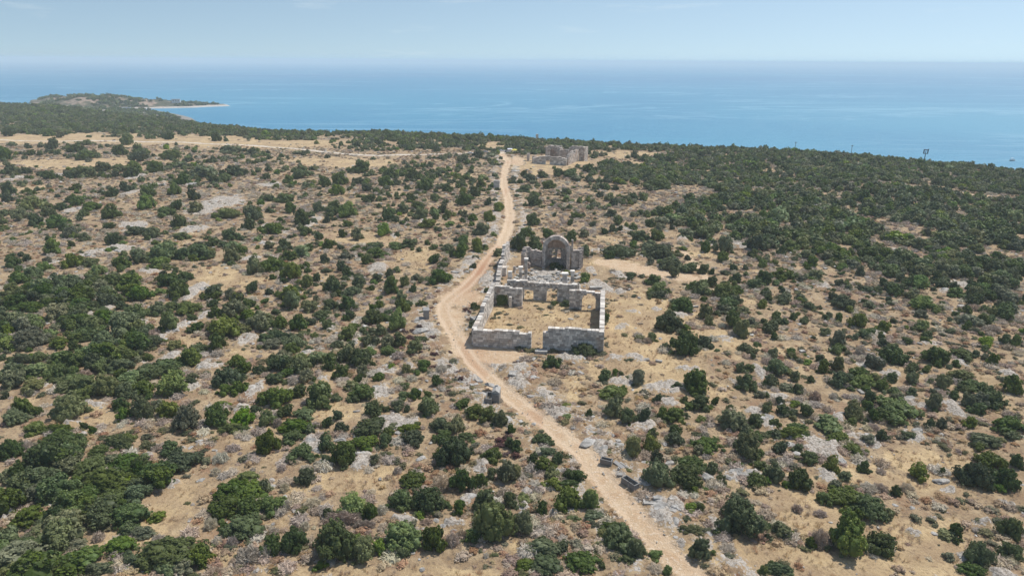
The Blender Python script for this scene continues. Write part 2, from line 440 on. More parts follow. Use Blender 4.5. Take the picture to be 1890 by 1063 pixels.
def mat_rock(name='limestone', lo=(0.23, 0.22, 0.205), hi=(0.52, 0.50, 0.465)):
    m, nt, b = newmat(name)
    P = N(nt, 'ShaderNodeTexCoord').outputs['Object'] if name != 'limestone' else pos(nt)
    a = noise(nt, P, 1.1, 6, 0.65, 0.4); c = noise(nt, P, 5.5, 5, 0.7); d = noise(nt, P, 17, 3, 0.7)
    col = mix(nt, rng(nt, a, 0.35, 0.65), lo, hi)
    col = mix(nt, rng(nt, c, 0.52, 0.72), col, (0.165, 0.155, 0.145))
    col = mix(nt, mth(nt, 'MULTIPLY', rng(nt, d, 0.55, 0.7), 0.5), col, (0.60, 0.57, 0.53))
    col = mix(nt, mth(nt, 'MULTIPLY', rng(nt, noise(nt, P, 0.6, 3), 0.55, 0.7), 0.35), col, (0.45, 0.32, 0.2))
    nt.links.new(col, b.inputs['Base Color'])
    bump(nt, b, mth(nt, 'ADD', c, mth(nt, 'MULTIPLY', d, 0.5)), 0.8, 0.12)
    return m

def mat_masonry(name, lo, hi, stain=(0.115, 0.108, 0.10), warm=(0.42, 0.27, 0.16), wamt=0.35, samt=0.7):
    m, nt, b = newmat(name)
    P = pos(nt); t = attr(nt, 'tone')
    a = noise(nt, P, 0.9, 5, 0.65, 0.5); c = noise(nt, P, 6.5, 5, 0.7); d = noise(nt, P, 20, 3, 0.7)
    col = mix(nt, t, lo, hi)
    col = mix(nt, mth(nt, 'MULTIPLY', rng(nt, a, 0.48, 0.68), samt), col, stain)
    col = mix(nt, mth(nt, 'MULTIPLY', rng(nt, c, 0.5, 0.75), 0.6), col, (0.16, 0.15, 0.14))
    col = mix(nt, mth(nt, 'MULTIPLY', rng(nt, noise(nt, P, 0.45, 4), 0.52, 0.68), wamt), col, warm)
    nt.links.new(col, b.inputs['Base Color'])
    bump(nt, b, mth(nt, 'ADD', c, mth(nt, 'MULTIPLY', d, 0.4)), 0.7, 0.05)
    return m

def mat_leaf(name, c1, c2, c3=None, transl=0.25, rough=0.55, hue=0.12):
    m, nt, b = newmat(name)
    oi = N(nt, 'ShaderNodeObjectInfo').outputs['Random']
    t = attr(nt, 'tone')
    col = mix(nt, t, c1, c2)
    if c3: col = mix(nt, mth(nt, 'MULTIPLY', rng(nt, oi, 0.45, 1.0), 0.6), col, c3)
    k = N(nt, 'ShaderNodeHueSaturation'); nt.links.new(col, k.inputs['Color'])
    nt.links.new(rng(nt, oi, 0, 1, 0.85, 1.40, False), k.inputs['Value'])
    o3 = mth(nt, 'FRACT', mth(nt, 'MULTIPLY', oi, 23.7)); nt.links.new(rng(nt, o3, 0, 1, 0.475, 0.512, False), k.inputs['Hue'])
    o2 = mth(nt, 'FRACT', mth(nt, 'MULTIPLY', oi, 7.31))
    nt.links.new(rng(nt, o2, 0, 1, 0.62, 1.12, False), k.inputs['Saturation'])
    nt.links.new(k.outputs[0], b.inputs['Base Color'])
    b.inputs['Roughness'].default_value = rough
    b.inputs['Specular IOR Level'].default_value = 0.3
    tr = N(nt, 'ShaderNodeBsdfTranslucent'); nt.links.new(k.outputs[0], tr.inputs[0])
    ms = N(nt, 'ShaderNodeMixShader'); ms.inputs[0].default_value = transl
    out = [n for n in nt.nodes if n.type == 'OUTPUT_MATERIAL'][0]
    nt.links.new(b.outputs[0], ms.inputs[1]); nt.links.new(tr.outputs[0], ms.inputs[2]); nt.links.new(ms.outputs[0], out.inputs[0])
    return m

def mat_plain(name, col, rough=0.6, metal=0.0, spec=0.4, vary=0.15, scale=3.0):
    m, nt, b = newmat(name)
    n = noise(nt, N(nt, 'ShaderNodeTexCoord').outputs['Object'], scale, 4)
    c = mix(nt, rng(nt, n, 0.35, 0.65), tuple(v * (1 - vary) for v in col), tuple(min(v * (1 + vary), 0.9) for v in col))
    nt.links.new(c, b.inputs['Base Color']); b.inputs['Roughness'].default_value = rough
    b.inputs['Metallic'].default_value = metal; b.inputs['Specular IOR Level'].default_value = spec
    return m

M_GROUND = mat_ground()
M_ROCK = mat_rock()
M_WALL = mat_masonry('ashlar', (0.34, 0.31, 0.28), (0.86, 0.80, 0.72), stain=(0.27, 0.245, 0.215), samt=0.55)
M_WALL2 = mat_masonry('rubble_masonry', (0.38, 0.33, 0.295), (0.74, 0.65, 0.565), stain=(0.22, 0.195, 0.175), wamt=0.5, warm=(0.40, 0.235, 0.15))
M_CONCH = mat_masonry('plastered_brick', (0.46, 0.33, 0.26), (0.62, 0.48, 0.39), wamt=0.5, warm=(0.33, 0.19, 0.125), samt=0.6)
M_SARC = mat_masonry('carved_limestone', (0.235, 0.23, 0.22), (0.42, 0.405, 0.38), wamt=0.1, samt=0.4)
M_CHEST = mat_masonry('dark_limestone', (0.135, 0.135, 0.132), (0.27, 0.265, 0.255), stain=(0.09, 0.09, 0.088), wamt=0.08, samt=0.4)  # coffin chests: a darker limestone colour than the lids
LEAF = {
    'd': mat_leaf('leaf_dark', (0.049, 0.081, 0.017), (0.112, 0.164, 0.029), (0.088, 0.117, 0.029)),
    'm': mat_leaf('leaf_mid', (0.069, 0.114, 0.021), (0.165, 0.229, 0.040), (0.151, 0.172, 0.045)),
    'b': mat_leaf('leaf_bright', (0.084, 0.157, 0.019), (0.240, 0.330, 0.039), (0.182, 0.250, 0.041)),
    'B': mat_leaf('leaf_yellow', (0.102, 0.172, 0.018), (0.288, 0.356, 0.045)),
    'o': mat_leaf('leaf_olive', (0.110, 0.133, 0.049), (0.255, 0.269, 0.112), (0.189, 0.188, 0.086)),
    'g': mat_leaf('dry_twig', (0.278, 0.222, 0.167), (0.606, 0.499, 0.374), (0.400, 0.387, 0.268), transl=0.1, rough=0.85),
    'c': mat_leaf('cushion_leaf', (0.274, 0.167, 0.094), (0.531, 0.390, 0.210), (0.377, 0.332, 0.221), transl=0.1, rough=0.85),
    's': mat_leaf('straw', (0.360, 0.250, 0.132), (0.580, 0.440, 0.253), (0.420, 0.300, 0.187), transl=0.3, rough=0.8),
}
M_BARK = mat_plain('bark', (0.10, 0.075, 0.055), 0.9, vary=0.3)
# ------------------------------------------------------------------ terrain, sea, headland
def build_ground():
    nth, nr = 900, 800
    th = np.radians(np.linspace(-74, 74, nth)); r = np.exp(np.linspace(math.log(16), math.log(1500), nr))
    TT, RR = np.meshgrid(th, r)
    X = RR * np.sin(TT); Y = RR * np.cos(TT)
    rock, trk, clr = m_rock(X, Y), m_track(X, Y), blobmask(X, Y, CLEARB)
    u, v = toUV(X, Y)
    court = sstep(0, 1.5, u) * (1 - sstep(17.5, 19, u)) * sstep(0, 1, v) * (1 - sstep(24, 27, v))
    trk = trk * (1 - court); clr = np.maximum(clr, court); rock = rock * (1 - court)
    nave = sstep(0, 1.5, u) * (1 - sstep(16, 20, u)) * sstep(24, 27, v) * (1 - sstep(36, 39, v))
    rock = np.maximum(rock, nave * 0.15)
    clr = np.maximum(clr, sstep(18, 22, u) * (1 - sstep(27, 34, u)) * sstep(-6, 0, v) * (1 - sstep(24, 32, v)) * 0.9)
    Z = height(X, Y, True, rock * (1 - np.clip(trk, 0, 1)))
    Z = Z - 0.10 * np.clip(trk, 0, 1)
    d = seg_dist(X, Y, TRACK)
    rut = np.exp(-((d - 0.80) / 0.30) ** 2) * np.clip(Y / 70 - 0.25, 0.25, 1) * (0.5 + 0.5 * vnoise(X / 4, Y / 4, 9))
    (rx, ry) = unproj(885, 520)
    red = np.exp(-(((X - rx) / 4.5) ** 2 + ((Y - ry) / 14) ** 2)) * 0.8 + 0.45 * (vnoise(X / 6, Y / 11, 77) > 0.62)
    red = red * np.exp(-(d / 3.0) ** 2)
    chalk = np.exp(-(np.minimum(seg_dist(X, Y, ROAD), seg_dist(X, Y, BEACH)) / 4.0) ** 2)
    idx = np.arange(nth * nr).reshape(nr, nth)
    Q = np.stack([idx[:-1, :-1], idx[:-1, 1:], idx[1:, 1:], idx[1:, :-1]], -1).reshape(-1, 4)[:, ::-1]
    A = {k: ('POINT', 'FLOAT', a.ravel()) for k, a in dict(rock=rock, track=trk, clear=clr, rut=rut, red=red, chalk=chalk).items()}
    me = mesh_np('ground', np.stack([X, Y, Z], -1).reshape(-1, 3), Q, None, [M_GROUND], A, True)
    link('ground', me, kind='structure')
build_ground()

def mat_sea():
    m, nt, b = newmat('sea')
    P = pos(nt)
    def mapped(scale, rot=0.0, loc=(0, 0, 0)):
        n = N(nt, 'ShaderNodeMapping'); n.inputs['Scale'].default_value = scale; n.inputs['Rotation'].default_value = (0, 0, rot)
        n.inputs['Location'].default_value = loc
        nt.links.new(P, n.inputs[0]); return n.outputs[0]
    big = noise(nt, mapped((0.0011, 0.0011, 1)), 1.0, 4, 0.55)
    s1 = noise(nt, mapped((0.0011, 0.0048, 1), 0.12), 1.0, 6, 0.6, 1.6)
    s2 = noise(nt, mapped((0.0006, 0.0024, 1), -0.2, (3.1, 1.7, 0)), 1.0, 5, 0.6, 2.2)
    sep = N(nt, 'ShaderNodeSeparateXYZ'); nt.links.new(P, sep.inputs[0])
    dist = rng(nt, sep.outputs[1], 400, 2600, 0, 1)
    deep = mix(nt, dist, (0.080, 0.305, 0.450), (0.036, 0.155, 0.330))
    deep = mix(nt, rng(nt, big, 0.35, 0.65), deep, (0.040, 0.205, 0.370))
    # wind slicks: long smooth streaks that follow the iso-lines of a broad swell pattern
    def line(v, c, w): return rng(nt, mth(nt, 'ABSOLUTE', mth(nt, 'SUBTRACT', v, c)), 0.0, w, 1.0, 0.0)
    sl = mth(nt, 'MAXIMUM', line(s1, 0.50, 0.020), mth(nt, 'MULTIPLY', line(s1, 0.60, 0.02), 0.8))
    sl = mth(nt, 'MAXIMUM', sl, mth(nt, 'MULTIPLY', line(s2, 0.47, 0.026), 0.9))
    sl = mth(nt, 'MULTIPLY', sl, rng(nt, noise(nt, mapped((0.002, 0.004, 1)), 1.0, 3), 0.38, 0.6))
    fine = noise(nt, mapped((0.05, 0.22, 1)), 1.0, 4, 0.6)
    deep = mix(nt, mth(nt, 'MULTIPLY', rng(nt, fine, 0.38, 0.62), 0.5), deep, (0.10, 0.33, 0.47))
    col = mix(nt, mth(nt, 'MULTIPLY', sl, 0.42), deep, (0.26, 0.48, 0.60))
    nt.links.new(col, b.inputs['Base Color'])
    b.inputs['IOR'].default_value = 1.33
    b.inputs['Specular IOR Level'].default_value = 0.5
    nt.links.new(rng(nt, sl, 0, 1, 0.42, 0.30), b.inputs['Roughness'])
    w = mth(nt, 'ADD', noise(nt, mapped((0.25, 0.6, 1)), 1.0, 5, 0.65), mth(nt, 'MULTIPLY', fine, 1.5))
    bump(nt, b, w, 1.0, 1.2)
    return m
def build_sea():
    n = 240; R = 12800
    rr = [0, 700, 2500, 6500, R]
    V = [(0, 0, SEA)]
    for r in rr[1:]:
        for i in range(n):
            a = 2 * math.pi * i / n; V.append((r * math.cos(a), r * math.sin(a), SEA))
    T = [(0, 1 + i, 1 + (i + 1) % n) for i in range(n)]
    Q = [(1 + k * n + i, 1 + (k + 1) * n + i, 1 + (k + 1) * n + (i + 1) % n, 1 + k * n + (i + 1) % n) for k in range(len(rr) - 2) for i in range(n)]
    link('sea', mesh_np('sea', np.array(V), np.array(Q), np.array(T), [mat_sea()]), kind='structure')
build_sea()

def mat_headland():
    m, nt, b = newmat('headland')
    P = pos(nt)
    n1 = noise(nt, P, 0.045, 6, 0.65); n2 = noise(nt, P, 0.25, 5, 0.7)
    c = mix(nt, rng(nt, n2, 0.35, 0.65), (0.22, 0.155, 0.115), (0.38, 0.30, 0.235))
    c = mix(nt, rng(nt, n1, 0.44, 0.54), c, (0.085, 0.085, 0.05))
    sh = attr(nt, 'shore')
    c = mix(nt, rng(nt, mth(nt, 'ADD', sh, mth(nt, 'MULTIPLY', mth(nt, 'SUBTRACT', n2, 0.5), 0.6)), 0.4, 0.7), c, (0.50, 0.46, 0.41))
    nt.links.new(c, b.inputs['Base Color']); bump(nt, b, n2, 1.0, 1.5)
    return m
HPOLY = [(-335, 838), (-372, 800), (-425, 775), (-480, 748), (-520, 768), (-575, 840), (-628, 915), (-610, 955), (-560, 930), (-500, 905), (-430, 882), (-380, 862), (-350, 850)]
def poly_sdf(X, Y, poly):
    d = seg_dist(X, Y, poly + [poly[0]])
    ins = np.zeros(np.shape(X), bool)
    for (x0, y0), (x1, y1) in zip(poly, poly[1:] + poly[:1]):
        c = ((y0 > Y) != (y1 > Y)) & (X < (x1 - x0) * (Y - y0) / (y1 - y0 + 1e-12) + x0)
        ins ^= c
    return np.where(ins, d, -d)
def head_z(X, Y):
    d = poly_sdf(X, Y, HPOLY) + (fbm(X / 22, Y / 22, 60, 3) - 0.5) * 16
    tip = sstep(-335, -520, X)
    h = 1.6 * sstep(-1, 3, d) + (4.0 + 4.8 * tip) * sstep(4, 58, d) + 3.5 * (fbm(X / 16, Y / 16, 61, 4) - 0.5) * sstep(6, 30, d)
    return SEA - 2.2 + 2.2 * sstep(-4, 0, d) + h, d
def build_headland():
    nx, ny = 420, 300
    X, Y = np.meshgrid(np.linspace(-1180, -310, nx), np.linspace(715, 1260, ny))
    Z, d = head_z(X, Y)
    idx = np.arange(nx * ny).reshape(ny, nx)
    Q = np.stack([idx[:-1, :-1], idx[:-1, 1:], idx[1:, 1:], idx[1:, :-1]], -1).reshape(-1, 4)
    keep = (d.ravel()[Q] > -8).any(1)
    sh = (1 - sstep(1, 6, d)) * (0.35 + 0.65 * sstep(-520, -400, X))
    link('headland', mesh_np('headland', np.stack([X, Y, Z], -1).reshape(-1, 3), Q[keep], None, [mat_headland()], {'shore': ('POINT', 'FLOAT', sh.ravel())}, True), kind='structure')
    # curved grey beach in the bay beside the headland
    bx, by = unproj([215, 262, 285, 303, 322, 340, 352, 362], [203, 203, 204, 207, 210.5, 214.5, 218, 224], SEA)
    V = []; Q = []; ncol = 4
    for i in range(len(bx)):
        for k, (w_, h_) in enumerate(((-2.5, -0.4), (5, 1.0), (30, 2.6), (130, 5.0))): V.append((bx[i] - w_ * 0.80, by[i] - w_ * 0.60, SEA + h_))
        if i:
            for k in range(ncol - 1): q = i * ncol + k; Q.append((q - ncol, q, q + 1, q - ncol + 1))
    global BAY; BAY = (bx, by)
    mb = mat_plain('beach_sand', (0.22, 0.20, 0.175), 0.95, vary=0.25, scale=0.1)
    link('beach', mesh_np('beach', np.array(V), np.array(Q), None, [mb]), kind='structure')
build_headland()

# ------------------------------------------------------------------ masonry
def course_wall(mb, path, thick, top, openings=(), ch=0.34, bl=0.55, seed=0, z0=-0.25, jit=0.025, missing=0.0):
    """blocks laid in courses along a polyline path; top(s) gives the ragged height; openings = (s0, s1, z0, z1, arched)"""
    rs = random.Random(seed)
    L_ = [0.0]
    for a, b in zip(path[:-1], path[1:]): L_.append(L_[-1] + math.hypot(b[0] - a[0], b[1] - a[1]))
    def at(s):
        s = min(max(s, 0), L_[-1] - 1e-6)
        for i in range(len(path) - 1):
            if s <= L_[i + 1]:
                t = (s - L_[i]) / (L_[i + 1] - L_[i]); a, b = path[i], path[i + 1]
                dx, dy = (b[0] - a[0]) / (L_[i + 1] - L_[i]), (b[1] - a[1]) / (L_[i + 1] - L_[i])
                return a[0] + (b[0] - a[0]) * t, a[1] + (b[1] - a[1]) * t, dx, dy
    zmax = max(top(L_[-1] * i / 60) for i in range(61))
    k = 0; z = z0
    while z < zmax:
        h = ch * rs.uniform(0.9, 1.1)
        s = -rs.uniform(0, bl)
        while s < L_[-1]:
            l = bl * rs.uniform(0.65, 1.45)
            a, b = max(s, 0), min(s + l, L_[-1]); s += l
            if b - a < 0.08: continue
            mid = (a + b) / 2; zt = z + h
            tp = top(mid)
            if z > tp - 0.05: continue
            if zt > tp + 0.12: zt = max(tp, z + 0.1)
            skip = False; pieces = [(a, b)]
            for (o0, o1, oz0, oz1, arch) in openings:
                zz = (z + zt) / 2
                if zz < oz0 or zz > oz1: continue
                if arch:
                    r = (o1 - o0) / 2; cz = oz1 - r
                    if zz > cz:
                        hw = math.sqrt(max(r * r - (zz - cz) ** 2, 0)); q0, q1 = (o0 + o1) / 2 - hw, (o0 + o1) / 2 + hw
                    else: q0, q1 = o0, o1
                else: q0, q1 = o0, o1
                np_ = []
                for (pa, pb) in pieces:
                    if pb <= q0 or pa >= q1: np_.append((pa, pb)); continue
                    if q0 - pa > 0.1: np_.append((pa, q0))
                    if pb - q1 > 0.1: np_.append((q1, pb))
                pieces = np_
            for (pa, pb) in pieces:
                if missing and rs.random() < missing: continue
                t1, t2 = thick / 2 + rs.uniform(-jit, jit), thick / 2 + rs.uniform(-jit, jit)
                g_ = 0.024
                x0, y0, dx, dy = at(pa + g_); x1, y1, ex, ey = at(pb - g_)
                P = []
                for zz in (z + 0.014, zt - 0.014):
                    P += [(x0 + dy * t1, y0 - dx * t1, zz), (x1 + ey * t1, y1 - ex * t1, zz), (x1 - ey * t2, y1 + ex * t2, zz), (x0 - dy * t2, y0 + dx * t2, zz)]
                mb.hexa([(p[0] + rs.uniform(-.008, .008), p[1] + rs.uniform(-.008, .008), p[2] + rs.uniform(-.006, .006)) for p in P], rs.random())
        z += h
    # mortar core, set back behind the block faces
    n = max(2, int(L_[-1] / 0.4))
    for i in range(n):
        a, b = L_[-1] * i / n, L_[-1] * (i + 1) / n
        tp = min(top(a + 0.02), top((a + b) / 2), top(b - 0.02)) - 0.1
        segs = [(z0, tp)]
        for (o0, o1, oz0, oz1, arch) in openings:
            if b <= o0 - 0.02 or a >= o1 + 0.02: continue
            ns = []
            for (c0, c1) in segs:
                if c1 <= oz0 or c0 >= oz1: ns.append((c0, c1)); continue
                if c0 < oz0 - 0.1: ns.append((c0, oz0 - 0.1))
                if c1 > oz1 + 0.1: ns.append((oz1 + 0.1, c1))
            segs = ns
        x0, y0, dx, dy = at(a + 0.03 if i == 0 else a); x1, y1, ex, ey = at(b - 0.03 if i == n - 1 else b)
        t = thick / 2 - 0.10
        for (c0, c1) in segs:
            if c1 - c0 < 0.1: continue
            mb.hexa([(x0 + dy * t, y0 - dx * t, c0), (x1 + ey * t, y1 - ex * t, c0), (x1 - ey * t, y1 + ex * t, c0), (x0 - dy * t, y0 + dx * t, c0),
                     (x0 + dy * t, y0 - dx * t, c1), (x1 + ey * t, y1 - ex * t, c1), (x1 - ey * t, y1 + ex * t, c1), (x0 - dy * t, y0 + dx * t, c1)], 0.12)

def stepf(pts, noise_=0.0, seed=0):
    """step/linear profile: list of (s, z)"""
    def f(s):
        if s <= pts[0][0]: z = pts[0][1]
        elif s >= pts[-1][0]: z = pts[-1][1]
        else:
            z = pts[-1][1]
            for (a, za), (b, zb) in zip(pts[:-1], pts[1:]):
                if a <= s <= b:
                    z = za + (zb - za) * (s - a) / max(b - a, 1e-6); break
        if noise_:
            q = math.sin(s * 3.1 + seed) * 0.5 + math.sin(s * 7.7 + seed * 2.3) * 0.3 + math.sin(s * 17.3 + seed) * 0.2
            z += noise_ * q
        return z
    return f
def wp(*uv): return [W(u, v) for u, v in uv]

church = thing('church_ruin', 'roofless grey stone church ruin with walled courtyard and doorways beside the dirt track', 'ruined church', (0, 0, 0))
church.location = (*W(9, 9), 0)
def cpart(name, mb, mat=None, **pr):
    o = mb.build(name, mat or M_WALL, church, **pr)
    o.location = tuple(-c for c in church.location)
    return o
# courtyard front walls
b = MB(); course_wall(b, wp((0, 0), (8.4, 0)), 0.75, stepf([(0, 2.45), (3.0, 2.45), (3.02, 2.65), (6.6, 2.6), (6.62, 2.3), (7.6, 2.25), (7.62, 2.4), (8.4, 2.4)]), seed=1, ch=0.33, bl=0.55)
cpart('courtyard_wall', b)
b = MB(); course_wall(b, wp((10.0, 0), (18.6, 0)), 0.75, stepf([(0, 2.75), (0.9, 2.75), (0.92, 3.4), (3.0, 3.4), (3.02, 3.55), (5.3, 3.5), (5.32, 3.4), (7.7, 3.35), (7.72, 3.25), (8.6, 3.3)]), seed=2, ch=0.33, bl=0.5)
cpart('courtyard_wall', b)
# left side wall of the court (toothed in the middle), right side wall
b = MB(); course_wall(b, wp((0.0, 0.42), (0.0, 7.2)), 0.7, stepf([(0, 2.35), (6.8, 2.4)]), seed=3)
course_wall(b, wp((0.0, 7.25), (0.0, 18.6)), 0.6, stepf([(0, 3.3), (11, 3.6)], 0.06, 1), seed=4)
cpart('side_wall', b)
b = MB(); course_wall(b, wp((18.25, 0.42), (18.25, 17.4)), 0.7, stepf([(0, 3.25), (6, 3.4), (12, 3.45), (17, 3.6)]), seed=5)
cpart('side_wall', b)
# arcade at the back of the court
b = MB(); course_wall(b, wp((0.35, 17.9), (5.0, 17.5)), 0.7, stepf([(0, 3.3), (2.6, 3.3), (2.62, 3.05), (4.6, 3.0)], 0.04, 2), [(0.5, 2.2, -1, 1.9, False)], seed=6)
b.box((*W(3.1, 16.6), 0.9), (0.45, 0.45, 1.9), TH, 0.6)
cpart('arcade_wall', b)
b = MB(); course_wall(b, wp((12.8, 17.4), (17.9, 17.6)), 0.75, stepf([(0, 3.3), (2.4, 3.35), (3.6, 3.1), (5.1, 2.95)], 0.03, 3), [(2.15, 4.35, -1, 2.75, True)], seed=7)
cpart('arcade_wall', b)
# narthex front wall with three doorways and a row of beam holes
holes = [(0.35 + 0.62 * i, 0.53 + 0.62 * i, 2.62, 2.84, False) for i in range(14)]
b = MB(); course_wall(b, wp((1.9, 21.4), (14.0, 21.0)), 0.8, stepf([(0, 3.25), (3.4, 3.3), (3.42, 3.15), (4.2, 3.1), (12, 3.15)], 0.03, 4),
                      [(3.0, 4.6, -1, 1.75, False), (6.9, 8.7, -1, 2.3, False), (11.1, 12.3, -1, 1.7, False)] + holes, seed=8, ch=0.3, bl=0.45)
cpart('entrance_wall', b)
for (s, z, w) in ((3.8, 1.87, 2.1), (7.8, 2.42, 2.3)):
    b = MB(); b.box((*W(1.9 + s, 20.92), z), (w, 0.2, 0.22), TH, 0.7, 0.01); cpart('door_lintel', b)
# long broken side wall beyond the court
b = MB(); course_wall(b, wp((0.2, 19.0), (-0.3, 25.0), (-1.0, 31)), 0.75, stepf([(0, 2.1), (2, 2.7), (4, 2.0), (6, 1.5), (9, 2.3), (11, 1.7), (12, 2.0)], 0.2, 5), seed=9, missing=0.03)
course_wall(b, wp((-1.05, 31.4), (-1.2, 36.5)), 0.75, stepf([(0, 1.5), (2.5, 2.5), (5, 2.4)], 0.12, 6), seed=10)
course_wall(b, wp((-1.2, 37), (-1.4, 46.5)), 0.6, stepf([(0, 2.6), (2, 4.3), (3, 4.6), (6, 3.6), (9.5, 3.4)], 0.25, 7), seed=11, missing=0.02)
cpart('nave_wall', b)
b = MB(); course_wall(b, wp((1.0, 36.4), (1.5, 36.2)), 0.5, stepf([(0, 1.2), (1, 1.2)]), seed=12); cpart('wall_stub', b)
b = MB()
course_wall(b, wp((13.9, 21.5), (14.1, 25.5)), 0.7, stepf([(0, 3.1), (1.5, 2.4), (4, 1.4)], 0.15, 8), seed=13)
cpart('wall_stub', b)

# apse
apse = thing('apse_ruin', 'tall half-domed stone apse with two arched windows standing at the end of the ruined church', 'apse')
AU, AV = 9.0, 40.3
apse.location = (*W(AU, AV), 0)
def apart(name, mb, mat=None, smooth=False):
    o = mb.build(name, mat or M_WALL2, apse, smooth=smooth)
    o.location = tuple(-c for c in apse.location); return o
RI, RO, SPR = 2.1, 2.75, 3.65
n = 26
arc = [W(AU - (RI + 0.33) * math.cos(math.pi * i / n), AV + (RI + 0.33) * math.sin(math.pi * i / n)) for i in range(n + 1)]
LA = math.pi * (RI + 0.33)
def wn_(deg, w): c = LA * deg / 180; return (c - w / 2, c + w / 2)
b = MB()
course_wall(b, arc, 0.62, lambda s: SPR, [(*wn_(72, 0.85), 1.65, 3.15, True), (*wn_(101, 0.95), 1.35, 3.15, True)], seed=20, ch=0.34, bl=0.5)
apart('apse_wall', b)
b = MB()      # mullion pieces, sills
b.box((*W(AU - 0.72, AV + 2.2), 2.2), (1.0, 0.5, 0.16), TH, 0.9, 0.02)
apart('window_sill', b)
# half dome: a shell of laid courses
b = MB(); KR = 1.14
for k in range(11):
    p0, p1 = math.pi / 2 * k / 11, math.pi / 2 * (k + 1) / 11
    m_ = max(4, int(20 * math.cos(p0)))
    for i in range(m_):
        a0, a1 = math.pi * i / m_, math.pi * (i + 1) / m_
        P = []
        for (ph, rr) in ((p0, 0), (p1, 0)):
            for (aa, r_) in ((a0, RO + 0.02), (a1, RO + 0.02), (a1, RI), (a0, RI)):
                x, y = W(AU - r_ * math.cos(ph) * math.cos(aa), AV + r_ * math.cos(ph) * math.sin(aa))
                P.append((x, y, SPR + 0.02 + r_ * math.sin(ph) * KR))
        b.hexa([P[0], P[1], P[2], P[3], P[4], P[5], P[6], P[7]], random.random())
apart('half_dome', b, M_CONCH)
# front arch ring, with piers
b = MB()
nv = 17
for i in range(nv):
    a0, a1 = math.pi * i / nv + 0.006, math.pi * (i + 1) / nv - 0.006
    P = []
    for vv in (AV - 0.78, AV - 0.02):
        for (aa, r_) in ((a0, RI - 0.02), (a1, RI - 0.02), (a1, RI + 0.62), (a0, RI + 0.62)):
            j = random.uniform(-0.015, 0.015)
            x, y = W(AU - (r_ + j) * math.cos(aa), vv + j)
            P.append((x, y, SPR + (r_ + j) * math.sin(aa) * KR))
    b.hexa(P, random.random())
for sgn in (-1, 1):
    course_wall(b, wp((AU + sgn * (RI + 0.30) - 0.33, AV - 0.4), (AU + sgn * (RI + 0.30) + 0.33, AV - 0.4)), 0.78, lambda s: SPR, seed=22 + sgn, bl=0.4, z0=-0.2)
apart('triumphal_arch', b)
for sgn in (-1, 1):      # masonry backing over the haunches of the dome
    b = MB()
    course_wall(b, wp((AU + sgn * 2.2 - 0.5, AV + 0.45), (AU + sgn * 2.2 + 0.5, AV + 0.45)), 0.9, stepf([(0, 5.3 if sgn < 0 else 4.9), (1, 5.0 if sgn < 0 else 4.4)], 0.1, 3), seed=25 + sgn, z0=SPR, bl=0.4)
    if sgn > 0: course_wall(b, wp((AU + 2.6, AV + 0.2), (AU + 3.3, AV + 0.2)), 0.6, stepf([(0, 4.6), (0.35, 4.7), (0.36, 5.9), (0.7, 5.8)]), seed=28, z0=3.2, bl=0.35)
    apart('dome_backing', b)
b = MB()      # side chamber remains: left
side = [W(AU - 3.1 - 2.1 * math.cos(a) * 0.5 - 1.0, AV + 0.6 + 1.6 * math.sin(a)) for a in np.linspace(0, math.pi * 0.5, 7)]
course_wall(b, wp((AU - 6.6, AV - 0.2), (AU - 6.2, AV + 1.0), (AU - 5.2, AV + 1.9)), 0.8, stepf([(0, 2.7), (0.9, 3.9), (1.8, 3.7), (2.7, 3.2)], 0.12, 2), seed=30)
course_wall(b, wp((AU - 5.3, AV + 1.5), (AU - 2.8, AV + 0.9)), 0.7, stepf([(0, 3.1), (1.2, 3.3), (2.5, 3.0)], 0.08, 2), seed=31, ch=0.28, bl=0.4)
course_wall(b, wp((AU - 6.3, AV - 0.9), (AU - 5.0, AV - 0.6)), 0.5, stepf([(0, 1.9), (0.8, 1.4), (1.3, 0.6)], 0.1, 2), seed=32)
apart('side_chamber_wall', b)
b = MB()      # right
course_wall(b, wp((AU + 2.85, AV + 0.3), (AU + 5.0, AV + 1.0)), 0.85, stepf([(0, 3.7), (2.2, 3.75)], 0.07, 2), seed=33, ch=0.28, bl=0.4)
course_wall(b, wp((AU + 4.9, AV + 1.1), (AU + 4.4, AV + 3.6)), 0.8, stepf([(0, 4.1), (1.3, 3.9), (2.6, 3.0)], 0.1, 2), seed=34)
course_wall(b, wp((AU + 4.5, AV + 0.2), (AU + 5.0, AV + 0.25)), 0.6, stepf([(0, 3.4), (1, 3.2)], 0.1), seed=35)
apart('side_chamber_wall', b)

# free-standing pillars in the nave
def pillar(u, v, h, w, label, blocks=5, cap=True, lean=0.0):
    x, y = W(u, v)
    o = thing('stone_pillar', label, 'pillar', (x, y, 0), TH, 'pillars standing in the nave')
    mb = MB(); z = -0.2; hh = (h + 0.2) / blocks
    for k in range(blocks):
        ww = w * random.uniform(0.88, 1.05)
        mb.box((random.uniform(-.04, .04) + lean * z, random.uniform(-.04, .04), z + hh / 2), (ww, ww, hh - 0.015), random.uniform(-0.08, 0.08), jit=0.03)
        z += hh
    mb.build('shaft', M_WALL, o)
    if cap:
        mb = MB(); mb.box((lean * z, 0, z + 0.14), (w * 1.35, w * 1.3, 0.26), 0.1, 0.95, 0.03); mb.build('capital', M_WALL, o)
pillar(4.4, 28.2, 5.0, 0.55, 'tallest of the stacked grey pillars inside the ruined church', 8)
pillar(3.6, 26.6, 3.9, 0.6, 'dark grey pillar just in front of the tallest pillar in the nave', 5)
pillar(2.0, 24.4, 3.9, 0.75, 'square pillar nearest the left nave wall behind the entrance wall', 4, False)
pillar(11.6, 25.0, 3.6, 0.85, 'short thick pillar with a pale cap, left of the right-hand pair', 4)
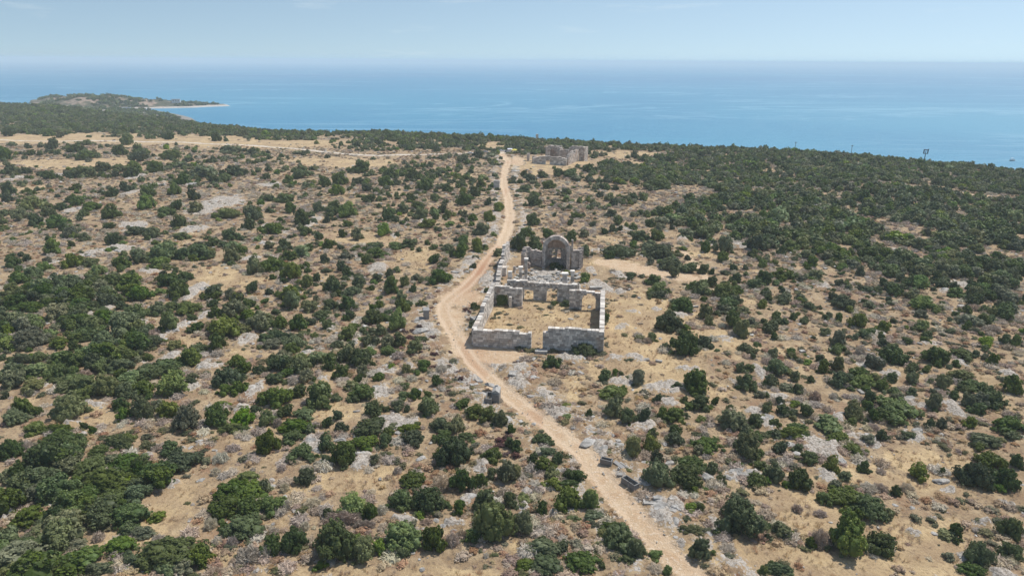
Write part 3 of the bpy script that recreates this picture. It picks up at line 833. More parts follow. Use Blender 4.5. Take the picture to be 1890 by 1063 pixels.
pillar(12.9, 25.2, 4.0, 0.6, 'slim pillar with a wide pale cap, right one of the right-hand pair', 5)

# second ruin near the sea
FX, FY = 8.0, 272.0
FT = math.radians(-14)
def fw(u, v):
    u, v = u * 0.80, v * 0.72
    return FX + u * math.cos(FT) - v * math.sin(FT), FY + u * math.sin(FT) + v * math.cos(FT)
def fp(*uv): return [fw(u, v) for u, v in uv]
zb = float(height(np.array(fw(9, 6)[0]), np.array(fw(9, 6)[1])))
far = thing('basilica_ruin', 'second stone church ruin with vaulted remains near the sea, beyond the parked cars', 'ruined church', (*fw(8, 6), zb))
def fpart(name, mb, mat=None):
    o = mb.build(name, mat or M_WALL2, far); o.location = (-far.location[0], -far.location[1], 0); return o
kw = dict(ch=0.5, bl=0.9, z0=-1.0)
b = MB(); course_wall(b, fp((0, 0), (17.0, 0)), 0.9, stepf([(0, 2.3), (2.5, 2.7), (2.6, 3.1), (7, 3.3), (7.5, 2.9), (10, 3.2), (13, 2.5)], 0.12, 1), [(5.2, 6.8, -1.5, 2.1, False)], seed=40, **kw)
fpart('front_wall', b, M_WALL)
b = MB(); course_wall(b, fp((17, 0.5), (18.2, 9), (19.4, 19)), 0.9, stepf([(0, 2.8), (2, 4.0), (6, 5.0), (6.1, 3.6), (9, 3.8), (9.1, 4.6), (14, 4.8)], 0.15, 2), seed=41, **kw)
fpart('side_wall', b)
b = MB(); course_wall(b, fp((3.5, 17), (11, 17)), 1.0, stepf([(0, 5.4), (1.2, 5.9), (4, 6.0), (5.2, 5.6), (6, 4.4)], 0.2, 3), [(1.5, 4.7, -1.5, 4.9, True)], seed=42, **kw)
course_wall(b, fp((3.5, 18), (3.7, 22)), 1.0, stepf([(0, 5.3), (4, 4.8)], 0.2, 3), seed=43, **kw)
course_wall(b, fp((10.5, 18), (10.6, 22)), 1.0, stepf([(0, 5.3), (4, 4.4)], 0.2, 3), seed=44, **kw)
course_wall(b, fp((3.5, 22.6), (10.8, 22.6)), 0.9, stepf([(0, 5.6), (7, 5.4)], 0.2, 3), seed=45, **kw)
fpart('vaulted_bay', b)
b = MB(); course_wall(b, fp((14.5, 22), (23.0, 20.5)), 1.0, stepf([(0, 4.8), (1.2, 5.6), (5.5, 5.7), (7, 5.3)], 0.15, 4), [(1.5, 4.5, -1.5, 4.6, True)], seed=46, **kw)
course_wall(b, fp((22.5, 21.0), (23.4, 26)), 0.9, stepf([(0, 5.5), (5, 5.0)], 0.1, 4), seed=47, **kw)
fpart('arched_bay', b)
b_in = MB(); course_wall(b_in, fp((10.8, 14), (15.5, 14)), 0.8, stepf([(0, 4.4), (2, 4.9), (5, 4.5)], 0.15, 5), seed=48, **kw)
b = MB()
course_wall(b, fp((0, 0.5), (0.6, 9)), 0.9, stepf([(0, 3.2), (3, 2.4), (8, 1.5)], 0.2, 5), seed=49, **kw)
fpart('inner_wall', b_in); fpart('inner_wall', b)
for (u, v, h_, lab) in ((-4.2, 9, 2.7, 'broken pier left of the far church ruin'), (-1.8, 11, 1.9, 'shorter broken pier between the tall pier and the far church ruin')):
    x, y = fw(u, v); o = thing('stone_pier', lab, 'pier', (x, y, float(height(np.array(x), np.array(y)))), FT)
    mb = MB(); z = -0.5
    while z < h_: mb.box((0, 0, z + 0.3), (1.0 * random.uniform(.8, 1.1), 0.9, 0.58), random.uniform(-.1, .1), jit=0.05); z += 0.6
    mb.build('shaft', M_WALL2, o)
# ------------------------------------------------------------------ carved stones, small built things
def zat(x, y): return float(height(np.array(float(x)), np.array(float(y))))
def at_px(px, py): 
    X, Y, Z = ground_at(np.array(float(px)), np.array(float(py))); return float(X), float(Y), float(Z)

def edge_at(px, f):
    """a spot on the rim of the plateau in the direction of a photo pixel, and the sight slope there"""
    dx, dy, dz = ray(px, 270); t_ = float(dx / dy); ye = float(np.interp(t_, _et, _ey)) * f
    return ye * t_, ye, zat(ye * t_, ye)
def z_seen(px, py, Y):
    dx, dy, dz = ray(px, py); return float(CAMH + dz / dy * Y)

def trough(mb, l, w, h, t=0.13, z0=0.0, gap=None):
    """open stone chest: four walls and a floor; gap leaves a break in one long side"""
    mb.box((0, 0, z0 + 0.07), (l - 0.02, w - 0.02, 0.14), tone=0.3, jit=0.01)
    sides = [((-l / 2 + t / 2, 0), (t, w)), ((l / 2 - t / 2, 0), (t, w)), ((0, w / 2 - t / 2), (l - 2 * t - 0.01, t))]
    if gap is None: sides.append(((0, -w / 2 + t / 2), (l - 2 * t - 0.01, t)))
    else:
        a0, a1 = -l / 2 + t, l / 2 - t
        sides += [(((a0 + gap[0]) / 2, -w / 2 + t / 2), (gap[0] - a0, t)), (((gap[1] + a1) / 2, -w / 2 + t / 2), (a1 - gap[1], t))]
    for (c, s) in sides:
        mb.box((c[0], c[1], z0 + h / 2), (s[0], s[1], h), tone=random.uniform(0.4, 0.7), jit=0.012)
def gable(mb, l, w, e, r, z0, tone=0.8, sh=0.0):
    P = [(-l / 2, -w / 2, z0), (l / 2, -w / 2, z0), (l / 2, w / 2, z0), (-l / 2, w / 2, z0),
         (-l / 2, -w / 2, z0 + e), (l / 2, -w / 2, z0 + e), (l / 2, w / 2, z0 + e), (-l / 2, w / 2, z0 + e),
         (-l / 2 + sh, 0, z0 + r), (l / 2 - sh, 0, z0 + r)]
    mb.add(P, [(3, 2, 1, 0), (0, 1, 5, 4), (2, 3, 7, 6), (4, 5, 9, 8), (6, 7, 8, 9), (1, 2, 6, 5), (3, 0, 4, 7)], [(5, 6, 9), (7, 4, 8)], tone)
def stone_thing(name, label, cat, px, py, rz, group=None, dz=0.0):
    x, y, z = at_px(px, py); return thing(name, label, cat, (x, y, z + dz), rz, group)

SG = 'carved stone tombs beside the track'
o = stone_thing('sarcophagus', 'low open stone coffin with a dark hollow, left of the lidded one beside the track', 'sarcophagus', 903, 741, math.radians(86), SG)
mb = MB(); trough(mb, 1.9, 0.78, 0.85); mb.build('chest', M_CHEST, o)
o = stone_thing('sarcophagus', 'taller stone coffin under a white gabled lid, standing beside the dirt track', 'sarcophagus', 916, 739, math.radians(84), SG)
mb = MB(); trough(mb, 1.9, 0.85, 1.25); mb.build('chest', M_CHEST, o)
mb = MB(); gable(mb, 1.6, 0.95, 0.16, 0.5, 1.27, 0.95); mb.box((0.45, 0.0, 1.75), (0.25, 0.28, 0.22), tone=1.0, jit=0.02); mb.build('lid', M_SARC, o)
x, y, z = at_px(904, 722)
o = thing('coffin_lid', 'broken white gabled lid leaning behind the two coffins by the track', 'stone lid', (x, y, z + 0.75), math.radians(60), SG)
o.rotation_euler = (0.1, math.radians(28), math.radians(50))
mb = MB(); gable(mb, 1.3, 0.8, 0.14, 0.42, 0, 1.0); me = mb.mesh('coffin_lid', M_SARC); bpy.data.objects.remove(o, do_unlink=True)
o = thing('coffin_lid', 'broken white gabled lid leaning behind the two coffins by the track', 'stone lid', (x, y, z + 0.7), 0, SG, me)
o.rotation_euler = (0.1, math.radians(28), math.radians(50))
o = stone_thing('sarcophagus', 'intact open grey coffin, first of the row of tombs along the right of the track', 'sarcophagus', 1119, 856, math.atan2(-0.42, 0.92), SG)
mb = MB(); trough(mb, 1.2, 0.6, 0.62, 0.09); mb.build('chest', M_CHEST, o)
o = stone_thing('sarcophagus', 'long open grey coffin with a broken gap in its track side', 'sarcophagus', 1163, 896, math.atan2(-0.80, 0.60), SG)
mb = MB(); trough(mb, 1.75, 0.72, 0.62, 0.09, gap=(0.02, 0.12)); mb.build('chest', M_CHEST, o)
x, y, z = at_px(1143, 862); mb = MB(); mb.box((0, 0, 0), (1.45, 0.4, 0.13), tone=0.8, jit=0.02, taper=0.96); me = mb.mesh('stone_slab', M_SARC)
o = thing('stone_slab', 'long grey slab lying tilted between the first coffin and the broken coffin', 'stone slab', (x, y, z + 0.26), 0, None, me); o.rotation_euler = (0.35, 0.1, math.atan2(-0.8, 0.6))
x, y, z = at_px(1150, 861); mb = MB(); mb.box((0, 0, 0), (1.1, 0.16, 0.1), tone=0.9, jit=0.02); me = mb.mesh('stone_slab', M_SARC)
o = thing('stone_slab', 'narrow pale strip of stone right beside the long tilted slab', 'stone slab', (x + .1, y, z + 0.2), 0, None, me); o.rotation_euler = (0.2, 0.1, math.atan2(-0.8, 0.6))
x, y, z = at_px(1144, 881); mb = MB(); mb.box((0, 0, 0.2), (0.5, 0.36, 0.42), tone=0.5, jit=0.03); me = mb.mesh('stone_block', M_SARC)
thing('stone_block', 'squat stone block at the upper end of the broken coffin', 'stone block', (x, y, z), math.radians(-15), None, me)
x, y, z = at_px(1142, 871); mb = MB(); mb.box((0, 0, 0.25), (0.1, 0.4, 0.5), tone=1.0, jit=0.02); me = mb.mesh('stone_block', M_SARC)
thing('stone_block', 'thin white upright stone behind the squat block', 'stone block', (x, y, z), math.radians(20), None, me)
# rock-cut grave with blocks
o = stone_thing('rock_cut_grave', 'flat rock platform with a dark sunken grave slot, lower right of the broken coffin', 'grave', 1210, 925, math.radians(-4), SG)
mb = MB()
for c, s in (((0, -0.62), (3.8, 0.7)), ((0.3, 0.5), (3.2, 0.7)), ((-1.65, 0.0), (0.5, 0.5)), ((1.45, 0), (0.9, 0.5))): mb.box((c[0], c[1], 0.08), (s[0], s[1], 0.42), jit=0.05)
mb.build('platform', M_ROCK, o); o.scale = (0.62,) * 3
mb = MB(); mb.box((0.15, 0.25, 0.42), (1.0, 0.62, 0.42), tone=0.7, jit=0.04); mb.build('covering_block', M_SARC, o)
mb = MB(); mb.box((-1.2, 0.35, 0.40), (0.5, 0.45, 0.4), tone=0.9, jit=0.06); mb.build('covering_block', M_SARC, o)
o = stone_thing('rock_cut_grave', 'small square grave with a raised rim and tilted white cover stone', 'grave', 1238, 930, math.radians(22), SG)
mb = MB(); trough(mb, 1.35, 0.8, 0.42, 0.14); mb.build('rim', M_SARC, o); o.scale = (0.6,) * 3
mb = MB(); mb.box((0.25, 0.35, 0.58), (0.9, 0.5, 0.4), tone=1.0, jit=0.06, tilt=0.3); mb.build('cover_stone', M_SARC, o)
x, y, z = at_px(1217, 908); mb = MB(); mb.box((0, 0, 0.15), (0.5, 0.22, 0.3), tone=1.0, jit=0.04, taper=0.5); me = mb.mesh('stone_block', M_SARC)
thing('stone_block', 'small pointed white stone above the rock-cut graves', 'stone block', (x, y, z), math.radians(-30), None, me)
# ancient tomb heap at the bend
x, y, z = at_px(787, 589); mb = MB(); mb.box((0, 0, 0.75), (0.95, 0.9, 1.6), jit=0.08, tone=0.35); gable(mb, 1.1, 0.95, 0.1, 0.5, 1.56, 1.0, 0.15)
thing('stone_pillar', 'upright grey block with a white gabled top above the boulder heap at the track bend', 'pillar', (x, y, z), math.radians(12), None, mb.mesh('stone_pillar', M_SARC))
x, y, z = at_px(1001, 646); mb = MB(); mb.box((0, 0, 0.2), (1.7, 0.9, 0.42), jit=0.05, tone=0.85)
thing('stone_slab', 'flat white slab lying in front of the courtyard gateway', 'stone slab', (x - 0.2, y - 1.0, z), TH, None, mb.mesh('stone_slab', M_SARC))
x, y, z = at_px(917, 349)
mb = MB(); zz = -0.2
while zz < 2.6: mb.box((0, 0, zz + 0.25), (1.9 * random.uniform(.95, 1.03), 1.2, 0.48), tone=random.uniform(.3, .6), jit=0.03); zz += 0.5
thing('masonry_stump', 'grey rectangular masonry stump at the left verge of the upper track', 'masonry stump', (x, y, z), math.radians(-8), None, mb.mesh('masonry_stump', M_WALL))
x, y, z = at_px(921, 508)
mb = MB(); mb.box((0, 0, 0.8), (1.7, 1.3, 1.9), tone=0.7, jit=0.06); mb.box((-0.5, -0.1, 1.85), (0.6, 0.9, 0.3), tone=0.9, jit=0.06)
thing('stone_block', 'large white cut block leaning on the outside of the nave wall', 'stone block', (x + 0.6, y, 0), math.radians(-10), None, mb.mesh('stone_block', M_WALL))

# cars and the stall by the white road
M_PAINTW = mat_plain('white_paint', (0.72, 0.73, 0.74), 0.35, spec=0.5, vary=0.04)
M_PAINTG = mat_plain('grey_paint', (0.10, 0.11, 0.13), 0.35, spec=0.5, vary=0.05)
M_PAINTS = mat_plain('silver_paint', (0.42, 0.44, 0.46), 0.35, metal=0.4, spec=0.5, vary=0.05)
M_GLASS = mat_plain('dark_glass', (0.015, 0.018, 0.022), 0.08, spec=0.8, vary=0.1)
M_TYRE = mat_plain('tyre_rubber', (0.02, 0.02, 0.02), 0.9, vary=0.2)
M_RIM = mat_plain('rim_metal', (0.4, 0.4, 0.42), 0.4, metal=0.8, vary=0.05)
M_CANVASW = mat_plain('white_canvas', (0.70, 0.72, 0.78), 0.9, vary=0.05)
M_CANVASY = mat_plain('yellow_canvas', (0.70, 0.62, 0.13), 0.9, vary=0.08)
M_STEEL = mat_plain('painted_steel', (0.07, 0.09, 0.12), 0.6, metal=0.3, vary=0.15)
M_WOOD = mat_plain('weathered_wood', (0.20, 0.17, 0.14), 0.9, vary=0.25)
def loft(mb, prof, ws, tone=0.5):
    """prof: list of (x, z) outline loops per width station"""
    V = []; Q = []
    n = len(prof)
    for (y, k) in ws:
        cx = sum(p[0] for p in prof) / n; cz = min(p[1] for p in prof)
        for (x, z) in prof: V.append((cx + (x - cx) * k, y, cz + (z - cz) * (0.4 + 0.6 * k)))
    for j in range(len(ws) - 1):
        for i in range(n): Q.append((j * n + i, j * n + (i + 1) % n, (j + 1) * n + (i + 1) % n, (j + 1) * n + i))
    T = []
    for j, f in ((0, 1), (len(ws) - 1, -1)):
        V.append((sum(p[0] for p in prof) / n, ws[j][0], sum(p[1] for p in prof) / n)); c = len(V) - 1
        for i in range(n): T.append((c, j * n + (i + 1) % n, j * n + i) if f > 0 else (c, j * n + i, j * n + (i + 1) % n))
    mb.add(V, Q, T, tone)
def car(px, py, rz, paint, label, van=False):
    x, y, z = at_px(px, py); o = thing('parked_van' if van else 'parked_car', label, 'van' if van else 'car', (x, y, z), rz, 'vehicles parked at the end of the white road')
    W_ = 0.86; o.scale = (0.62,) * 3
    mb = MB()
    if van: body = [(-2.3, 0.3), (2.3, 0.3), (2.4, 0.75), (2.1, 1.15), (1.55, 1.95), (1.3, 2.05), (-2.2, 2.05), (-2.35, 1.2)]
    else: body = [(-2.15, 0.3), (2.15, 0.3), (2.2, 0.6), (2.0, 0.82), (1.05, 0.95), (-1.9, 1.0), (-2.15, 0.85)]
    loft(mb, body, [(-W_, 0.95), (-W_ + 0.08, 1.0), (W_ - 0.08, 1.0), (W_, 0.95)]); mb.build('body', paint, o, True)
    if not van:
        mb = MB(); loft(mb, [(-1.75, 0.97), (1.05, 0.93), (0.35, 1.38), (-1.25, 1.40)], [(-W_ + 0.1, 0.9), (-W_ + 0.18, 0.99), (W_ - 0.18, 0.99), (W_ - 0.1, 0.9)]); mb.build('window_band', M_GLASS, o)
        mb = MB(); mb.box((-0.42, 0, 1.42), (1.45, 1.36, 0.06)); mb.build('roof', paint, o)
    else:
        for sgn in (-1, 1):
            mb = MB(); mb.box((0.9, sgn * (W_ + 0.004), 1.5), (1.1, 0.03, 0.5)); mb.build('side_window', M_GLASS, o)
        mb = MB(); mb.box((1.86, 0, 1.56), (0.05, 1.4, 0.55), tilt=-0.6); mb.build('windscreen', M_GLASS, o)
    for sx in (-1.35, 1.35):
        for sy in (-1, 1):
            V = []
            n = 16
            mb = MB()
            for yy in (-0.1, 0.1):
                for i in range(n): a = 2 * math.pi * i / n; V.append((sx + 0.33 * math.cos(a), sy * 0.80 + yy, 0.33 + 0.33 * math.sin(a)))
            V += [(sx, sy * 0.8 - 0.1, 0.33), (sx, sy * 0.8 + 0.1, 0.33)]
            mb.add(V, [(i, n + i, n + (i + 1) % n, (i + 1) % n) for i in range(n)], [(2 * n, i, (i + 1) % n) for i in range(n)] + [(2 * n + 1, n + (i + 1) % n, n + i) for i in range(n)])
            wo_ = mb.build('wheel', M_TYRE, o)
            mb = MB(); mb.box((sx, sy * 0.92, 0.33), (0.3, 0.03, 0.3)); mb.build('rim', M_RIM, wo_)
car(926, 280, math.radians(8), M_PAINTW, 'white car with dark windows, nearest the white stall on the parking area')
car(934.5, 281.5, math.radians(75), M_PAINTG, 'dark grey car parked end-on between the white car and the white stall')
car(896, 282, math.radians(12), M_PAINTS, 'silver car standing alone on the white road left of the dark bush')
car(869, 284.5, math.radians(6), M_PAINTW, 'white car farthest along the white road from the stall')
x, y, z = at_px(941, 281)
o = thing('market_stall', 'white canvas stall with a sloping roof behind the dark grey car', 'stall', (x, y, z), 0.15)
o.scale = (0.62,) * 3
mb = MB(); gable(mb, 3.6, 2.6, 0.15, 0.7, 2.1, 0.9); mb.build('canopy', M_CANVASW, o)
mb = MB(); mb.box((0, 1.2, 1.05), (3.4, 0.06, 2.0)); mb.build('back_sheet', M_CANVASW, o)
for sx in (-1.65, 1.65):
    for sy in (-1.15, 1.15): mb = MB(); mb.cyl((sx, sy, -0.1), 0.05, 0.05, 2.2, 8); mb.build('leg', M_STEEL, o)
x, y, z = at_px(949, 282)
o = thing('sun_canopy', 'yellow cloth canopy on poles at the right end of the parking area', 'canopy', (x, y, z), -0.2)
o.scale = (0.6,) * 3
mb = MB(); V = [(-2.2, -1.4, 2.0), (2.4, -1.3, 1.75), (2.2, 1.5, 2.1), (-2.0, 1.4, 2.2), (0, 0, 2.9)]
mb.add(V + [(a, b_, c - 0.05) for a, b_, c in V], (), [(0, 1, 4), (1, 2, 4), (2, 3, 4), (3, 0, 4), (6, 5, 9), (7, 6, 9), (8, 7, 9), (5, 8, 9)]); mb.build('cloth', M_CANVASY, o)
for (a, b_, c) in V[:4]: mb = MB(); mb.cyl((a * 0.98, b_ * 0.98, -0.1), 0.05, 0.05, c + 0.08, 8); mb.build('pole', M_WOOD, o)
# signboard over the coast
x, y, z = edge_at(1711, 0.975); zt = z_seen(1711, 275.5, y) - z
o = thing('lattice_billboard', 'dark open-framed board on a single post above the right coast', 'signboard', (x, y, z), math.radians(-12))
mb = MB(); mb.cyl((0, 0, -0.5), 0.17, 0.14, zt - 1.4, 10); mb.build('post', M_STEEL, o)
mb = MB()
for (c, s) in (((0, -1.72), (1.7, 0.26)), ((0, -0.25), (1.75, 0.26)), ((-0.70, -1.0), (0.34, 1.2)), ((0.70, -1.0), (0.34, 1.2)), ((0.85, -0.05), (0.3, 0.26)), ((-0.05, -1.0), (0.12, 1.2))): mb.box((c[0], 0, c[1] + zt), (s[0], 0.3, s[1]))
mb.build('frame', M_STEEL, o)
for (px, py, h_, lab) in ((1468, 262, 4.2, 'thin wooden pole standing against the sea, left one of two'), (1573, 268, 4.6, 'thin wooden pole standing against the sea, nearer the signboard')):
    x, y, z = edge_at(px, 0.97); h_ = z_seen(px, py, y) - z; o = thing('wooden_pole', lab, 'pole', (x, y, z), 0.1, 'poles along the coast')
    mb = MB(); mb.cyl((0, 0, -0.4), 0.12, 0.09, h_ + 0.4, 8); mb.build('shaft', M_WOOD, o)
    mb = MB(); mb.box((0, 0, h_ - 0.3), (1.3, 0.12, 0.12)); mb.build('crossarm', M_WOOD, o)
x, y, z = edge_at(991, 1.0); zt = z_seen(991, 246.5, y) - z
mb = MB(); zz = -0.5
while zz < zt - 0.5: mb.box((0, 0, zz + 0.3), (1.15 * random.uniform(.9, 1.05), 1.1, 0.58), tone=random.uniform(.6, 1), jit=0.05); zz += 0.6
thing('masonry_stump', 'small pale masonry stump rising from the bushes against the sea', 'masonry stump', (x, y, z), 0.2, None, mb.mesh('masonry_stump', M_WALL))
bx, by = unproj(1868, 297, SEA)
o = thing('motorboat', 'small boat with a white canopy floating off the right coast', 'boat', (float(bx), float(by), SEA), math.radians(20))
mb = MB(); loft(mb, [(-1.6, -0.1), (1.3, -0.1), (2.0, 0.55), (-1.7, 0.5)], [(-0.7, 0.7), (-0.45, 1), (0.45, 1), (0.7, 0.7)]); mb.build('hull', M_PAINTG, o)
mb = MB(); mb.box((-0.3, 0, 1.5), (1.7, 1.2, 0.07)); mb.build('canopy', M_PAINTW, o)
for sx in (-1.0, 0.4):
    for sy in (-0.5, 0.5): mb = MB(); mb.cyl((sx, sy, 0.4), 0.04, 0.04, 1.08, 6); mb.build('support', M_STEEL, o)
for (px, py, sx, lab) in ((324, 180, 9.0, 'low white house on the crest of the headland'), (234, 203, 8.0, 'white house at the foot of the headland above the beach')):
    X, Y = unproj(px, py, SEA + (11 if px > 300 else 2))
    X, Y = float(X), float(Y)
    if px > 300:
        yy = np.linspace(770, 900, 140); xx = yy * (X / Y); hz, _d = head_z(xx, yy)
        best = int(np.argmax(hz + (CAMH - hz) * 0)) ; X, Y, zz = float(xx[best]), float(yy[best]), float(hz[best]) + 1.0
    else: zz = SEA + 1.0
    o = thing('white_house', lab, 'house', (X, Y, zz), 0.3)
    mb = MB(); mb.box((0, 0, 1.0), (sx, 5, 4.4)); mb.build('wall', M_PAINTW, o)
    mb = MB(); mb.box((0, 0, 3.32), (sx + 0.5, 5.5, 0.22)); mb.build('roof', M_PAINTS, o)
    for k in (-1, 0, 1):
        mb = MB(); mb.box((k * sx * 0.3, -2.51, 1.9), (1.1, 0.05, 1.1)); mb.build('window', M_GLASS, o)

# ------------------------------------------------------------------ plant shapes (unit radius)
def crown_geo(nleaf, ls, seed, nl=9, flat=1.0, asp=1.5, spread=0.62, low=0.03, core=True):
    r = np.random.default_rng(seed)
    C = [(0, 0, 0.42)]; Rr = [0.56]
    for i in range(nl):
        a = 2 * math.pi * (i + r.uniform(0, 0.7)) / nl; d = spread * r.uniform(0.6, 1.28) if i % 3 else spread * 0.5
        C.append((d * math.cos(a), d * math.sin(a), r.uniform(0.16, 0.42) if i % 3 else r.uniform(0.5, 0.78))); Rr.append(r.uniform(0.20, 0.44))
    C = np.array(C); Rr = np.array(Rr)
    w = Rr ** 2 / (Rr ** 2).sum()
    # leaf clusters that stand out of the lobes, each a small puff of leaves with gaps between them
    nc = max(14, int(nleaf / 44)) if nleaf > 600 else max(10, int(nleaf / 20))
    kc = r.choice(len(C), nc * 3, p=w)
    Dc = r.normal(size=(len(kc), 3)); Dc /= np.linalg.norm(Dc, axis=1)[:, None]
    Dc[:, 2] = np.where(Dc[:, 2] < -0.4, -Dc[:, 2], Dc[:, 2])
    Pc = C[kc] + Dc * (Rr[kc] * r.uniform(0.74, 1.0, len(kc)))[:, None]
    ins = np.zeros(len(kc), bool)
    for j in range(len(C)): ins |= (np.linalg.norm(Pc - C[j], axis=1) < Rr[j] * 0.72) & (kc != j)
    ok = (~ins) & (Pc[:, 2] > low + 0.02); Pc, Dc, kc = Pc[ok][:nc], Dc[ok][:nc], kc[ok][:nc]
    nc = len(Pc); rc = r.uniform(0.6, 1.25, nc) * 1.12 * math.sqrt(3.6 / max(nc, 1)) * 0.62
    ct = r.normal(0, 0.24, nc)
    q = r.integers(0, nc, int(nleaf * 1.25))
    D = Dc[q] * 0.75 + r.normal(size=(len(q), 3)) * 0.75; D /= np.linalg.norm(D, axis=1)[:, None]
    P = Pc[q] + D * (rc[q] * (0.72 + 0.36 * r.uniform(0, 1, len(q))))[:, None]
    ok = P[:, 2] > low
    P, D, k, q = P[ok][:nleaf], D[ok][:nleaf], kc[q][ok][:nleaf], q[ok][:nleaf]
    n = len(P)
    nn = D + r.normal(size=(n, 3)) * 0.55; nn[:, 2] += 0.25; nn /= np.linalg.norm(nn, axis=1)[:, None]
    t = np.cross(nn, r.normal(size=(n, 3))); t /= np.linalg.norm(t, axis=1)[:, None] + 1e-9
    b_ = np.cross(nn, t)
    s = ls * r.uniform(0.55, 1.3, n)[:, None]
    V = np.stack([P - t * s * asp * 0.5, P + b_ * s * 0.5, P + t * s * asp * 0.5, P - b_ * s * 0.5], 1)
    lob = r.uniform(0, 1, len(C))
    tone = np.clip(0.40 + 0.5 * (lob[k] - 0.5) + ct[q] + r.normal(0.0, 0.20, n), 0, 1)
    V = V.reshape(-1, 3); Q = np.arange(4 * n).reshape(n, 4); T = np.zeros((0, 3), int); tt = np.zeros(0)
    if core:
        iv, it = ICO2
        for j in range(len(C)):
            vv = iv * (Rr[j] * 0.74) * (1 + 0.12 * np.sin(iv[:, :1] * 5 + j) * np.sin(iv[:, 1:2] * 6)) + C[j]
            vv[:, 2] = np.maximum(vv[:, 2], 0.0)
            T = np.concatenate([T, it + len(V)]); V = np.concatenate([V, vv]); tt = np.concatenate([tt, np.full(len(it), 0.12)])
    V[:, 2] *= flat
    return V, Q, T, np.concatenate([tone, tt])

def ico(sub):
    import bmesh
    bm = bmesh.new(); bmesh.ops.create_icosphere(bm, subdivisions=sub, radius=1.0)
    V = np.array([v.co[:] for v in bm.verts]); bm.verts.index_update()
    T = np.array([[v.index for v in f.verts] for f in bm.faces]); bm.free(); return V, T
ICO2 = ico(2); ICO1 = ico(1); ICO3 = ico(3); ICO4 = ico(4)

def twig_geo(n, seed, ln=0.5, wd=0.022, H=0.85, nseg=1):
    """a dome of fine dry twigs that radiate from the base, with small dull leaves"""
    r = np.random.default_rng(seed)
    a = r.uniform(0, 2 * math.pi, n); el = np.arcsin(r.uniform(0.05, 1, n))
    D = np.stack([np.cos(a) * np.cos(el), np.sin(a) * np.cos(el), np.sin(el) * H], 1)
    lump = 0.85 + 0.2 * np.sin(a * 5 + seed) * np.cos(el * 4)
    e = D * (lump * r.uniform(0.75, 1.05, n))[:, None]
    D2 = D + r.normal(size=(n, 3)) * 0.35; D2 /= np.linalg.norm(D2, axis=1)[:, None]
    s = e - D2 * (ln * r.uniform(0.3, 1, n))[:, None]; s[:, 2] = np.maximum(s[:, 2], 0)
    t = np.cross(D2, r.normal(size=(n, 3))); t /= np.linalg.norm(t, axis=1)[:, None]
    w = (wd * r.uniform(0.6, 1.6, n))[:, None]
    V = np.stack([s - t * w, s + t * w, e + t * w * 0.8, e - t * w * 0.8], 1).reshape(-1, 3)
    iv, it = ICO2; cv = iv * np.array([0.66, 0.66, 0.55 * H]) * (1 + 0.15 * np.sin(iv[:, :1] * 6) * np.sin(iv[:, 1:2] * 7)); cv[:, 2] = np.maximum(cv[:, 2], 0)
    return np.concatenate([V, cv]), np.arange(4 * n).reshape(n, 4), it + 4 * n, np.concatenate([np.clip(r.normal(0.55, 0.28, n), 0, 1), np.full(len(it), 0.25)])

def rock_geo(seed, sub=ICO3, amp=0.28, flat=0.6):
    iv, it = sub; s = seed * 3.7
    d = fbm(iv[:, 0] * 1.6 + s, iv[:, 1] * 1.6 + iv[:, 2] * 1.3, 70 + seed, 4, 0.55) - 0.5
    d2 = fbm(iv[:, 0] * 4.5 + s, iv[:, 1] * 4.5 - iv[:, 2] * 4.1, 90 + seed, 3, 0.6) - 0.5
    V = iv * (1 + d * amp * 3.2 + d2 * amp * 1.1)[:, None]
    # facet by snapping towards a few planes
    r = np.random.default_rng(seed)
    for _ in range(7):
        n = r.normal(size=3); n /= np.linalg.norm(n); k = r.uniform(0.55, 0.85); dd = V @ n
        V = V - np.where(dd > k, (dd - k) * 0.85, 0)[:, None] * n
    V[:, 2] *= flat
    return V, it

def geo_mesh(name, g, mat):
    V, Q, T, tone = g
    return mesh_np(name, V, Q, T if len(T) else None, [mat], {'tone': ('FACE', 'FLOAT', tone)})

